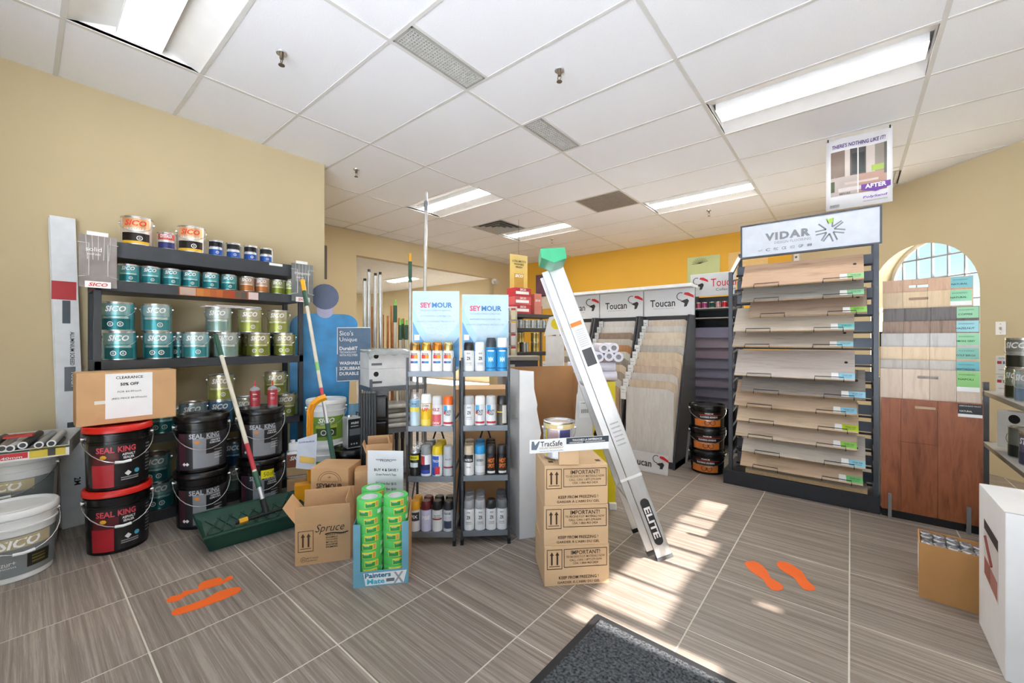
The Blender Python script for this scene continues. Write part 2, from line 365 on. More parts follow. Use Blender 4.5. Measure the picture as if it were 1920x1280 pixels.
for k, (x, y, l) in enumerate(((-9.9, 7.0, 'ceiling light in the room beyond the opening, behind the tall silver pole'), (-10.3, 4.7, 'ceiling light at the left edge of the wall opening, above the silver tubes'), (-12.9, 6.3, 'ceiling light low in the wall opening behind the silver tubes'))):
    t = thing('ceiling_light', l, 'light', (x, y, CEIL), 0, 'lights of the other room')
    MB().box(-.6, -.29, -.02, .6, .29, -.001).build('frame', PAN, t); MB().box(-.56, -.13, -.03, .56, .13, -.0205).build('lens', LENS, t)
# air grilles
DARKV = mat('grille_dark', '5a5854', .7); LOUV = mat('grille_slat', 'a9a8a3', .5)
def grille(x0, y0, x1, y1, nx, ny, label, th=.004, m=LOUV, back=DARKV):
    t = thing('air_grille', label, 'vent', ((x0+x1)/2, (y0+y1)/2, CEIL)); w_, d_ = (x1-x0)/2-.012, (y1-y0)/2-.012
    MB().box(-w_, -d_, .012, w_, d_, .02).build('backing', back, t)
    fr = MB()
    for q in (-1, 1): fr.box(-w_, q*d_, 0, w_, q*(d_-.012), .012).box(q*w_, -d_, 0, q*(w_-.012), d_, .012)
    fr.build('frame', LOUV, t)
    for k in range(1, nx): xx = -w_+2*w_*k/nx; MB().box(xx-th/2, -d_, .001, xx+th/2, d_, .012).build('slat', m, t)
    for k in range(1, ny): yy = -d_+2*d_*k/ny; MB().box(-w_, yy-th/2, .002, w_, yy+th/2, .012).build('slat', m, t)
gx = GX+1.22
grille(gx, GY+.61*2, gx+.2, GY+.61*3, 9, 30, 'long white egg-crate air grille nearest the camera', .006, mat('grille_light', 'c9c9c5', .5))
grille(gx, GY+.61*4, gx+.2, GY+.61*5, 7, 22, 'long narrow air grille, second one, in mid ceiling', .007, mat('grille_light2', 'c9c9c5', .5))
grille(GX+.61, GY+.61*7, GX+1.22, GY+.61*8, 18, 18, 'square grey-brown return air grille between two lights', .018, mat('grille_brown', '8c857e', .6), mat('grille_brown_back', '6c6660', .7))
t = thing('air_diffuser', 'square four-way ceiling air diffuser with stepped louvres', 'vent', (GX-1.22+.305, GY+.61*7.5, CEIL))
MB().box(-.29, -.29, .03, .29, .29, .04).build('backing', DARKV, t)
for k in range(4):
    a, b = .285-.07*k, .245-.07*k; p = MB()
    q0 = [(-a, -a), (a, -a), (a, a), (-a, a)]; q1 = [(-b, -b), (b, -b), (b, b), (-b, b)]
    for i in range(4):
        i2 = (i+1) % 4
        p.hexa([(*q0[i], -.004), (*q0[i2], -.004), (*q1[i2], .02), (*q1[i], .02), (*q0[i], 0), (*q0[i2], 0), (*q1[i2], .024), (*q1[i], .024)])
    p.build('louvre', LOUV, t)
grille(.30, 5.72, .41, 6.2, 2, 9, 'small slotted air vent behind the hanging poster', .01)
# sprinklers
SPR = mat('sprinkler_brass', '6f6354', .35, .7)
for k, (x, y, l) in enumerate(((-2.641, 1.004, 'sprinkler head above the left shelf, nearest one'), (-1.438, 2.207, 'sprinkler head right of the long egg-crate grille'), (-3.867, 2.177, 'sprinkler head by the wall corner above the blue standee'), (-1.464, 5.894, 'sprinkler head in front of the ochre wall'), (-3.95, 5.832, 'small sprinkler head far back beyond the ceiling lights'))):
    t = thing('sprinkler_head', l, 'sprinkler', (x, y, CEIL), 0, 'ceiling sprinklers')
    MB().lathe([(.03, -.004), (.032, .004)], 16).build('escutcheon', STEEL, t, True)
    MB().lathe([(.011, -.035), (.012, -.004)], 10).build('body', SPR, t, True)
    b_ = MB()
    for q in (-1, 1): b_.tube([(q*.01, 0, -.035), (q*.014, 0, -.05), (0, 0, -.068)], .0025, 6)
    b_.build('yoke', SPR, t)
    MB().lathe([(.018, -.074), (.018, -.07)], 12).build('deflector', SPR, t)
# ================================================================== paint cans and pails: kinds
def ring(mb, r, z, a, rad, th, n=14):      # a printed ring on a cylinder
    vs = []; fs = []
    for i in range(n):
        t = 2*math.pi*i/n
        for q in (rad, rad-th):
            b = a+q*math.cos(t)/r-math.pi/2; vs.append((r*math.cos(b), r*math.sin(b), z+q*math.sin(t)))
    for i in range(n): j = (i+1) % n; fs.append((2*i, 2*j, 2*j+1, 2*i+1))
    return mb.add(vs, fs)
def cdisc(mb, r, z, a, rx, rz_, n=16):
    vs = [(r*math.cos(a-math.pi/2), r*math.sin(a-math.pi/2), z)]
    for i in range(n):
        t = 2*math.pi*i/n; b = a+rx*math.cos(t)/r-math.pi/2; vs.append((r*math.cos(b), r*math.sin(b), z+rz_*math.sin(t)))
    return mb.add(vs, [(0, i+1, (i+1) % n+1) for i in range(n)])
def bail(r, z, drop, out=.012, n=11):
    return [((r+.006)*math.cos(R(180+180*i/(n-1))), (r+out)*math.sin(R(180+180*i/(n-1))), z-drop*math.sin(R(180*i/(n-1)))) for i in range(n)]
class Kind:
    def __init__(s, name, cat): s.name, s.cat, s.parts = name, cat, []
    def add(s, name, mb, m, smooth=False, sub=None): s.parts.append((name, mb.mesh(name, m, smooth), sub)); return s
    def place(s, loc, rz, label, group=None):
        t = thing(s.name, label, s.cat, loc, rz, group); made = []
        for n, me, sub in s.parts: made.append(part(n, me, t if sub is None else made[sub]))
        return t
def foil(c): return mat('foil_'+c, c, .28, .55, var=.22, scale=7)
def tin(name, r, h, main, band, low, word='SICO', inkm=WINK, handle=True, top=None, badges=2, sub=None, cat='paint can', shear=.25, letters=.5, stripe=None):
    k = Kind(name, cat)
    k.add('body', MB().lathe([(r-.003, 0), (r, .003), (r, h-.007), (r+.002, h-.005), (r+.002, h-.001), (r-.006, h)], 28, cap1=False), STEEL, True)
    k.add('lid', MB().lathe([(.001, h-.006), (r*.72, h-.006), (r*.74, h-.003), (r*.8, h-.003), (r*.82, h-.007), (r-.006, h-.007), (r-.005, h)], 28, cap0=False, cap1=False), STEEL, True)
    k.add('label', MB().lathe([(r+.0006, .008), (r+.0006, h-.012)], 28, cap0=False, cap1=False), foil(main), True)
    k.add('label_panel', cpatch(MB(), r+.0012, .009, h*.42, -.95, .95), foil(low), True, 2)
    if top: k.add('label_panel', cpatch(MB(), r+.0012, h*.55, h-.013, -.95, .95), foil(top), True, 2)
    if band: k.add('label_panel', cpatch(MB(), r+.0012, h*.43, h*.5, -.8, .8), foil(band), True, 2)
    if stripe: k.add('label_panel', cpatch(MB(), r+.0015, .009, .009+h*.09, -.95, .95), M(stripe, .5), True, 2)
    if word: k.add('lettering', ctext(MB(), word, r+.002, h*.76, r*letters*2.6, h*.2, bold=.03, shear=shear), inkm, False, 2)
    if sub: k.add('lettering', ctext(MB(), sub, r+.002, h*.56, r*1.5, h*.075, bold=.01), WINK, False, 2)
    if badges:
        b = MB()
        for a in ((-.3, .28) if badges == 2 else (.25,)): ring(b, r+.002, h*.24, a, h*.085, h*.022); ctext(b, '@', r+.002, h*.24, h*.06, h*.08, -math.pi/2+a)
        k.add('badge', b, WINK, False, 2)
    if handle:
        z = h*.8
        k.add('handle', MB().tube(bail(r, z, h*.36), .0016, 5), STEEL, True)
        for q in (-1, 1): k.add('handle_ear', MB().tube([(q*(r-.001), 0, z), (q*(r+.009), 0, z)], .008, 8), STEEL, True)
    return k
GR, GH, QR, QH = .082, .19, .0535, .122
K = {
 'crystal': tin('paint_can', GR, GH, 'e8e2d8', None, '2b2523', inkm=M('e0421f', .6), top='e9b88c', badges=1, sub='CRYSTALEX', stripe='e8b72a', letters=.55),
 'crystal_q': tin('paint_can', QR, QH, 'ddd6d0', None, '3a3f73', 'CRYSTALEX', WINK, False, 'c95f55', 0, letters=.5, shear=0),
 'blue_q': tin('paint_can', QR*.93, QH, 'cfd3d8', None, '2b52a0', '', WINK, False, '26262b', 1, 'protection', shear=0),
 'teal_q': tin('paint_can', QR, QH, '5ba3ab', 'b4d2d3', '22757c', handle=False, badges=1),
 'bronze_q': tin('paint_can', QR, QH, 'b59a88', 'd8c7ba', 'a5673a', handle=False, badges=0),
 'green_q': tin('paint_can', QR, QH, 'a9b07a', 'd8dcb8', '7c8b33', handle=False, badges=0),
 'teal': tin('paint_can', GR, GH, '4c98a0', 'aecdce', '1f6c73', top='86b3b7'),
 'teal1': tin('paint_can', GR, GH, '7fb2b9', 'cfdfe0', '3f8c93', top='a4c2c5', badges=1),
 'silver': tin('paint_can', GR, GH, '9db0ac', 'dfe5e2', '7f9a95', top='b5c0bc', badges=0),
 'green': tin('paint_can', GR, GH, '9a9f52', 'dcddba', '7a8236', top='b3ab86'),
 'green1': tin('paint_can', GR, GH, 'adb070', 'e4e4ca', '949a50', top='b8b092', badges=1),
 'blue': tin('paint_can', GR, GH, '3d6f96', 'a9c6da', '1f4d78', top='5b86a6', badges=0),
 'grey': tin('paint_can', GR, GH, '6f8f93', 'b9c9ca', '466a70', top='8aa3a6', badges=0),
}
def pail(name, rb, rt, h, bodym, lidm, cat='pail', rimm=None, lidh=.03, openlid=False):
    k = Kind(name, cat); rimm = rimm or bodym
    k.add('body', MB().lathe([(rb, 0), (rb+.004, .004), (rt-.004, h*.74), (rt+.004, h*.745), (rt+.004, h*.765), (rt-.003, h*.77), (rt-.002, h*.86), (rt+.005, h*.865), (rt+.005, h*.88), (rt-.001, h*.885), (rt, h-lidh)], 36), bodym, True)
    k.add('lid', MB().lathe([(rt+.002, h-lidh-.006), (rt+.009, h-lidh-.004), (rt+.009, h-.006), (rt+.004, h), (rt-.008, h), (rt-.014, h-.012), (rt*.6, h-.012), (rt*.58, h-.009), (.001, h-.009)], 36, cap0=False, cap1=False), lidm, True)
    return k
def plabel(k, rb, rt, h, z0, z1, a0, a1, m, name='label', dr=.002, sub=None, n=12):
    def rr(z): return rb+.004+(rt-rb-.008)*z/(h*.74)+dr
    k.add(name, MB().lathe([(rr(z0), z0), (rr(z1), z1)], n, a0=-math.pi/2+a0, a1=-math.pi/2+a1), m, True, sub); return rr
def phandle(k, rt, z, drop, m=STEEL, gripm=None, out=.02):
    pts = bail(rt+.004, z, drop, out, 15)
    k.add('handle', MB().tube(pts, .0028, 6), m, True)
    if gripm: k.add('grip', MB().tube(pts[6:9], .008, 8), gripm, True, len(k.parts)-1)
    for q in (-1, 1): k.add('handle_ear', MB().tube([(q*(rt-.002), 0, z), (q*(rt+.012), 0, z)], .014, 10), m, True)
    return k
PH, PB, PT = .368, .131, .147
BLK = mat('glossy_black_plastic', '121315', .25, var=.1); REDL = mat('red_plastic_lid', 'd8241c', .3)
WPL = mat('white_pail_plastic', 'eceeee', .35, var=.03)
sk = pail('sealer_pail', PB, PT, PH, BLK, REDL)
rr = plabel(sk, PB, PT, PH, .02, .265, -1.15, 1.2, mat('print_black', '1b1a1c', .35))
plabel(sk, PB, PT, PH, .02, .15, -1.0, -.25, M('b3202c', .4), 'label_panel', .0028, 2); plabel(sk, PB, PT, PH, .15, .215, -.95, -.1, M('5a1a20', .4), 'label_panel', .0028, 2)
b = MB(); ctext(b, 'SEAL', rr(.235)+.0012, .235, .085, .034, -math.pi/2-.52, bold=.03); ctext(b, 'KING', rr(.235)+.0012, .235, .08, .034, -math.pi/2+.14, bold=.03); sk.add('lettering', b, M('d84a58', .5), False, 2)
b = MB(); ctext(b, 'ASPHALT', rr(.2)+.0012, .203, .06, .014, -math.pi/2+.2, .02); ctext(b, 'SEALER', rr(.18)+.0012, .184, .05, .014, -math.pi/2+.2, .02)
for i in range(9): ctext(b, 'mmmmmmmm', rr(.1+.016*i)+.0012, .08+.02*i, .035, .006, -math.pi/2+.98)
for i in range(2): ctext(b, 'nnnnnnnnnnnn', rr(.05)+.0012, .055+.012*i, .08, .006, -math.pi/2+.25)
cdisc(b, rr(.09)+.0012, .09, .18, .016, .016, 4); sk.add('lettering', b, WINK, False, 2)
sk.add('badge', cdisc(MB(), rr(.09)+.0012, .095, .48, .013, .013), M('4aa6c8', .5), False, 2)
sk.add('flame_mark', cdisc(MB(), rr(.19)+.0014, .195, -.58, .016, .012, 7), M('f0b428', .5), False, 2)
phandle(sk, PT, PH*.8, .13, STEEL, WPL)
ck = pail('sealer_pail', PB, PT, PH, BLK, BLK)
rr = plabel(ck, PB, PT, PH, .02, .26, -1.1, 1.2, mat('print_charcoal', '2e2e32', .35))
plabel(ck, PB, PT, PH, .03, .225, -.45, .62, M('8f9298', .4), 'label_panel', .0028, 2); plabel(ck, PB, PT, PH, .12, .215, .05, .9, M('232326', .4), 'label_panel', .0034, 2)
plabel(ck, PB, PT, PH, .05, .26, -1.1, -.75, M('4b2a31', .4), 'label_panel', .0028, 2)
b = MB(); ctext(b, 'SEAL', rr(.235)+.0012, .24, .08, .032, -math.pi/2-.32, bold=.03); ctext(b, 'KING', rr(.235)+.0012, .24, .075, .032, -math.pi/2+.32, bold=.03); ck.add('lettering', b, M('b9bcc2', .4), False, 2)
b = MB(); ctext(b, 'CONCRETE', rr(.2)+.002, .205, .06, .011, -math.pi/2+.42, .02); ctext(b, 'CURE & SEAL', rr(.2)+.002, .19, .07, .011, -math.pi/2+.42, .02)
for i in range(5): ctext(b, 'nnnnmmnn', rr(.12)+.002, .085+.018*i, .05, .006, -math.pi/2+.55)
for a in (-.82, -.68): cdisc(b, rr(.06)+.0016, .06, a, .012, .012, 4)
ck.add('lettering', b, WINK, False, 2); ck.add('flame_mark', cdisc(MB(), rr(.19)+.0016, .2, -.28, .014, .011, 7), M('e88a1e', .5), False, 2)
phandle(ck, PT, PH*.8, .14)
sp = pail('paint_pail', PB+.008, PT+.012, .36, WPL, WPL)
rr = plabel(sp, PB+.008, PT+.012, .36, .03, .235, -.5, 1.45, M('8f9698', .4, metal=.2), n=16)
plabel(sp, PB+.008, PT+.012, .36, .17, .23, -.5, .75, M('c5b894', .4), 'label_panel', .0028, 2); plabel(sp, PB+.008, PT+.012, .36, .06, .13, .12, .75, M('23241f', .4), 'label_panel', .003, 2)
b = MB(); ctext(b, 'SICO', rr(.2)+.0016, .2, .15, .05, -math.pi/2-.05, .03, .25); ctext(b, 'zur+', rr(.1)+.0016, .1, .05, .02, -math.pi/2-.3); ctext(b, 'nnnn', rr(.1)+.0016, .08, .05, .007, -math.pi/2-.3); sp.add('lettering', b, WINK, False, 2)
b = MB()
for i in range(3): ctext(b, 'mmmmmmm', rr(.1)+.0016, .08+.016*i, .055, .007, -math.pi/2+.42)
sp.add('lettering', b, M('b8a64a', .5), False, 2); phandle(sp, PT+.012, .29, .14, STEEL, WPL)
gp = pail('paint_pail', PB+.004, PT+.004, .37, WPL, WPL)
rr = plabel(gp, PB+.004, PT+.004, .37, .04, .235, -1.1, 1.1, M('7ba238', .4)); plabel(gp, PB+.004, PT+.004, .37, .07, .14, -.55, .55, M('39552a', .4), 'label_panel', .0028, 2)
plabel(gp, PB+.004, PT+.004, .37, .14, .165, -.6, .6, M('b8cf3a', .4), 'label_panel', .0028, 2)
b = MB(); ctext(b, 'SICO', rr(.2)+.0016, .205, .13, .04, bold=.03, shear=.25); ctext(b, 'exterior', rr(.18)+.0016, .178, .09, .014); ring(b, rr(.1)+.0016, .105, -.15, .022, .006); ring(b, rr(.1)+.0016, .105, .25, .022, .006); gp.add('lettering', b, WINK, False, 2)
phandle(gp, PT+.004, .3, .14)
# ================================================================== shelving on the left wall
SX0, SX1, SYa, SYb = -4.0, -3.64, .29, 1.56
t = thing('shelving_unit', 'tall charcoal metal shelving unit of paint cans against the beige left wall', 'shelf', (SX0, SYa, 0))
for (x, y) in ((.0, 0), (.325, 0), (0, SYb-SYa-.035), (.325, SYb-SYa-.035)):
    MB().box(x, y, 0, x+.035, y+.035, 1.62 if x else 1.8).build('post', DARKMET, t, bevel=.002)
LEV = [(.07, .07), (.59, .055), (1.105, .06), (1.62, .07), (1.87, .1)]
for z, th in LEV: MB().box(.002, .0 if z < 1.8 else .1, z-th, .36, SYb-SYa if z < 1.5 else SYb-SYa-.05, z).build('shelf', DARKMET, t, bevel=.003)
b = MB().box(.361, .42, 1.553, .366, .92, 1.613); strip = b.build('shelf_strip', M('a8562a', .5), t)
for i, c in enumerate(['c07a36', 'b86a2c', 'a95a28', 'b8622c', '9a4a22', 'a8421e', '6a5a48', '5a5248']):
    MB().box(.3662, .52+.04*i, 1.556, .3672, .56+.04*i, 1.61).build('colour_swatch', M(c, .5), strip)
MB().box(.3662, .425, 1.556, .3675, .515, 1.61).build('picture', M('b9a090', .5), strip); MB().box(.3662, .85, 1.555, .3675, .918, 1.611).build('legend', M('d8c4c0', .5), strip)
MB().box(.361, 1.0, 1.845, .364, 1.1, 1.865).build('price_tag', PAPER, t)
CX = -3.735
def shelf_can(kind, px, z, label, group, x=CX, dr=0):
    p = at_x(px, 600, x); K[kind].place((x, p.y, z), facing((x, p.y))*.85+.12+dr, label, group)
G1 = 'paint cans on the left shelving unit'
shelf_can('crystal', 257, 1.87, 'orange and black gallon can, leftmost on top of the left shelving', G1)
shelf_can('crystal_q', 313, 1.87, 'small red and navy can between two orange gallon cans on the top shelf', G1)
shelf_can('crystal', 359, 1.87, 'second orange and black gallon can on the top shelf, beside four blue cans', G1)
for i, px in enumerate((405, 438, 470, 499)): shelf_can('blue_q', px, 1.87, 'small blue and black can on the top shelf, %s of four from the left' % ORD[i], G1)
seq = ['teal_q']*6+['bronze_q']*2+['green_q']*2
for i, px in enumerate((242, 283, 322, 358, 395, 429, 463, 491, 521, 545)):
    c = {'t': 'teal', 'b': 'bronze', 'g': 'green'}[seq[i][0]]; n = i if c == 'teal' else i-6 if c == 'bronze' else i-8
    shelf_can(seq[i], px, 1.62, 'quart paint can in %s foil on the second shelf, %s %s one from the left' % (c, ORD[n], c), G1)
lo = [('teal', 225), ('teal', 297), ('teal1', 367), ('silver', 424), ('green', 485), ('green', 534)]
for i, (k, px) in enumerate(lo): shelf_can(k, px, 1.105, '%s gallon paint can in the bottom row of the third shelf, %s from the left' % (k.strip('1'), ORD[i]), G1)
hi = [('teal', 221), ('teal1', 294), ('silver', 410), ('green1', 469), ('green1', 522)]
for i, (k, px) in enumerate(hi): shelf_can(k, px, 1.105+GH, '%s gallon paint can stacked on another on the third shelf, %s from the left' % (k.strip('1'), ORD[i]), G1, dr=.1*(i % 2)-.05)
# behind row, glimpsed between the front cans
for i, (px, k) in enumerate(((335, 'teal'), (430, 'green'), (474, 'green'), (560, 'blue'))):
    p = at_x(px, 600, -3.9); K[k].place((-3.9, p.y if i < 3 else 1.46, 1.105), R(80), '%s gallon can at the back of the third shelf, %s hidden one' % (k, ORD[i]), G1)
t = thing('colour_folder', 'flat paper folders lying on top of the silver and green cans', 'folder', (CX, at_x(438, 600, CX).y, 1.105+2*GH+.001), R(92))
MB().box(-.2, -.06, 0, .18, .06, .005).build('sheet', PAPER, t); MB().box(-.2, -.05, .0052, .14, .06, .010).build('sheet', M('b98a90', .6), t); MB().box(-.13, -.07, .0102, .17, .05, .014).build('sheet', PAPER, t)
# fourth shelf, behind the pails
for i, (k, px, z) in enumerate((('teal', 240, .59), ('teal', 303, .59), ('grey', 362, .59), ('blue', 414, .59), ('green1', 414, .59+GH), ('green', 462, .59), ('green', 537, .59), ('green', 517, .59+GH))):
    shelf_can(k, px, z, '%s gallon can on the fourth shelf, %s' % (k.strip('1'), 'stacked upper one' if z > .7 and px < 500 else 'upper one by the right post' if z > .7 else ORD[i-(i > 4)]+' from the left'), G1, x=CX if i != 7 else CX+.01)
for i, (k, px, z) in enumerate((('teal', 292, .07+GH), ('teal', 298, .07), ('silver', 440, .07), ('blue', 440, .07+GH))):
    shelf_can(k, px, z, '%s gallon can on the lowest shelf, %s' % (k, ('on top, beside the red-lidded pails', 'at floor level beside the red-lidded pails', 'between the two stacks of black pails', 'stacked between the two stacks of black pails', 'behind the left stack of black pails')[i]), G1)
# pails in front
def stack(kind, p, rz, labels, group, h=PH, dx=0):
    for i, l in enumerate(labels): kind.place((p.x+dx*i, p.y, p.z+i*h), rz, l, group)
p = base(222, 1036, PB); stack(sk, p, facing(p)+.12, ['lower asphalt sealer pail with red lid standing on the floor', 'upper asphalt sealer pail with red lid under the clearance box'], 'red-lidded sealer pails')
PSK = p
p = base(379, 990, PB); stack(ck, p, facing(p)+.1, ['lower black concrete sealer pail of the left stack', 'upper black concrete sealer pail of the left stack, bare lid on top'], 'black concrete sealer pails')
p = base(489, 957, PB); stack(ck, p, facing(p)+.1, ['lower black concrete sealer pail with a yellow price note', 'upper black concrete sealer pail carrying two red bottles'], 'black concrete sealer pails')
PBK = p; PBR = facing(p)+.1
nt_ = thing('price_note', 'yellow handwritten price note stuck to the lower right black pail', 'note', (p.x, p.y, p.z), PBR)
nb = MB(); cpatch(nb, PT+.0092, .235, .295, -.1, .45, 6); nb.build('paper', M('f2e21c', .6), nt_); nb = MB(); ctext(nb, '50', PT+.0105, .265, .035, .03, -math.pi/2+.12); ctext(nb, 'off', PT+.0105, .265, .03, .03, -math.pi/2+.35); nb.build('lettering', M('6a6a20', .6), nt_)
for i, px in enumerate((478, 511)):
    q = at_d(px, 775, 1); d = math.hypot(p.x, p.y)*.985; dirv = Vector((q.x, q.y, 0)).normalized()
    t = thing('nozzle_bottle', 'red bottle with pointed nozzle on a black pail, %s one' % ('left' if i == 0 else 'right'), 'bottle', dirv*d+Vector((0, 0, 2*PH-.006)), facing(dirv), 'red bottles on the black pail')
    MB().lathe([(.03, 0), (.033, .004), (.033, .02)], 20).build('base', M('8a8d90', .5), t, True)
    MB().lathe([(.0332, .0205), (.0332, .135)], 20).build('label', M('a8343c', .4), t, True)
    MB().lathe([(.033, .1355), (.033, .145), (.022, .155), (.012, .16), (.012, .168)], 20).build('shoulder', M('9a9da0', .4), t, True)
    MB().lathe([(.008, .168), (.0065, .175), (.003, .203)], 12).build('nozzle', M('c8202a', .4), t, True)
    b = MB(); ctext(b, 'SEAL', .0345, .11, .03, .008, bold=.02); ctext(b, 'nnnnnn', .0345, .08, .03, .005); ctext(b, 'mmmm', .0345, .07, .025, .004); b.build('lettering', WINK, t)
# clearance carton on the red-lidded pails
t = thing('clearance_carton', 'closed brown carton with a white clearance price sheet, lying on the red-lidded pails', 'box', (-3.525, .42, 2*PH+.006), R(90))
# local x = world y, front (-y) = world +x
MB().box(-.222, -.165, 0, .222, .045, .305).build('carton', CARD, t, bevel=.004)
MB().box(-.2225, -.1, .0, -.223, -.02, .3).build('tape', M('b98f5e', .5), t); MB().box(-.15, -.1662, .12, -.07, -.1656, .14).build('tape', M('e8e2d4', .5), t)
sh = MB().slab((-.105, -.167, .03), (.105, -.167, .03), (.105, -.167, .295), (-.105, -.167, .295), .0008).build('price_sheet', PAPER, t)
for s_, z, w_, h_, bd in (('CLEARANCE', .27, .12, .016, .01), ('50% OFF', .23, .082, .018, .03), ('FOR $4.49/each', .185, .105, .012, 0), ('(REG PRICE $8.99/each)', .145, .155, .013, 0)):
    text(sh, s_, (0, -.1672, z), w_, h_, INK, bold=bd)
# white pails at the far left
p = base(24, 1092, .14); KW = sp.place(p, facing(p)+.2, 'white paint pail with grey label standing on the floor at the left edge', 'white paint pails')
for z, l in ((.0, 'white paint pail on the floor, hidden behind the front pail at the left edge'), (.2, 'white paint pail under the tray of roller frames')):
    if z: sp.place((-3.835, -.005, .2), R(68), l, 'white paint pails')
tb = thing('low_tub', 'shallow white tub under the rear white paint pail', 'tub', (-3.835, -.005, 0)); MB().lathe([(.15, 0), (.16, .17)], 28).build('body', WPL, tb, True); MB().lathe([(.165, .17), (.165, .2), (.155, .2)], 28).build('lid', WPL, tb, True)
t = thing('roller_tray_carton', 'open white and red display carton full of roller tubes on a white pail', 'carton', (-3.78, .0, .561), R(80))
# local x along world y
for a in ((-.24, -.2, 0, .22, .2, .004), (-.24, -.2, .004, .22, -.196, .062), (-.24, .196, .004, .22, .2, .10), (-.24, -.196, .004, -.236, .196, .1), (.216, -.196, .004, .22, .196, .085)): MB().box(*a).build('panel', M('f0efec', .6), t)
MB().box(-.24, -.2012, .012, .06, -.2005, .045).build('red_band', M('c8202c', .5), t); MB().box(.065, -.2012, .006, .205, -.2005, .06).build('picture', M('d9c23a', .5), t); MB().box(.135, -.2018, .01, .165, -.2014, .05).build('picture_detail', BLACK, t); MB().box(-.24, -.2012, .047, .22, -.2006, .058).build('green_band', M('2a4a36', .5), t)
text(t, 'BLOCK 9½"/240mm', (-.09, -.2014, .022), .26, .014, WINK, bold=.02); text(t, 'BOOSTER', (-.14, -.2014, .038), .12, .01, WINK, bold=.02)
TM = [M('d8d8d6', .5), M('2a2a2c', .4), M('b8bcc0', .3, .6)]
rnd = random.Random(3)
for i in range(16):
    x = -.2+.05*(i % 8)+rnd.uniform(-.01, .01); z = .03+.045*(i//8)+rnd.uniform(0, .012); m_ = TM[i % 3]
    b = thing('roller_tube', 'roller tube in the display carton, %s %s from the left' % (('lower row', 'upper row')[i//8], ORD[i % 8]), 'tube', t.matrix_basis @ Vector((x, 0, z)) if False else (Matrix.Translation((-3.78, .0, .561)) @ Matrix.Rotation(R(80), 4, 'Z') @ Vector((x, 0, z)))[:], R(80)+rnd.uniform(-.07, .07)*(i//8), 'roller tubes in the carton')
    q = MB(); L0 = -.185 if i < 8 else -.21; n_ = 12
    q.tube([(0, L0, 0), (0, .17, .0)], .019, n_); q.build('tube', m_, b, True); MB().tube([(0, L0-.001, 0), (0, L0+.004, 0)], .0195, 12).build('rim', WHITE, b); MB().tube([(0, L0-.0022, 0), (0, L0-.0012, 0)], .013, 12).build('bore', BLACK, b)
MB().box(-.05, -.1, .115, .06, -.02, .125).build('red_packet', M('c02a2a', .5), t)
# long screed cartons leaning on the wall
for i, (y0, w_, x0) in enumerate(((.228, .115, -3.955), (.195, .06, -3.985))):
    t = thing('screed_carton', ('long white aluminium screed carton leaning on the wall, front one with printed face', 'narrower long white carton leaning on the wall behind the screed carton')[i], 'carton', (x0, y0, 0))
    dy = -.055; H2 = 2.04 if i == 0 else 2.03; th = .03
    b = MB().hexa([(-th, -w_/2, .0), (0, -w_/2, 0), (0, w_/2, 0), (-th, w_/2, 0), (-th, dy-w_/2, H2), (0, dy-w_/2, H2), (0, dy+w_/2, H2), (-th, dy+w_/2, H2)]); b.build('carton', M('dfe3e8', .4), t, bevel=.002)
    if i == 0:
        def sy(z): return dy*z/H2
        for z in (.62, 1.42): MB().slab((.001, sy(z)-.018, z-.075), (.001, sy(z)+.018, z-.075), (.001, sy(z)+.018, z+.075), (.001, sy(z)-.018, z+.075), .0006).build('hand_hole', M('4d5763', .5), t)
        MB().slab((.001, sy(1.8)-.055, 1.5), (.001, sy(1.8)+.055, 1.5), (.001, sy(1.8)+.055, 1.62), (.001, sy(1.8)-.055, 1.62), .0006).build('red_band', M('b8323a', .5), t)
        MB().slab((.001, sy(1)-.02, .9), (.001, sy(1)+.03, .9), (.001, sy(1)+.03, 1.06), (.001, sy(1)-.02, 1.06), .0006).build('grey_band', M('6a7078', .5), t)
        for s_, z, L_ in (('ALUMINIUM SCREED', 1.18, .22), ('TOUGH', .98, .1)): text(t, s_, (.0015, sy(z)+.02, z), L_, .02, INK if L_ > .2 else WINK, ex=(0, 0, -1), ey=(0, 1, 0), bold=.01)
        text(t, '2M', (.0015, sy(.3)+.02, .3), .05, .03, INK, ex=(0, 0, -1), ey=(0, 1, 0), bold=.02)
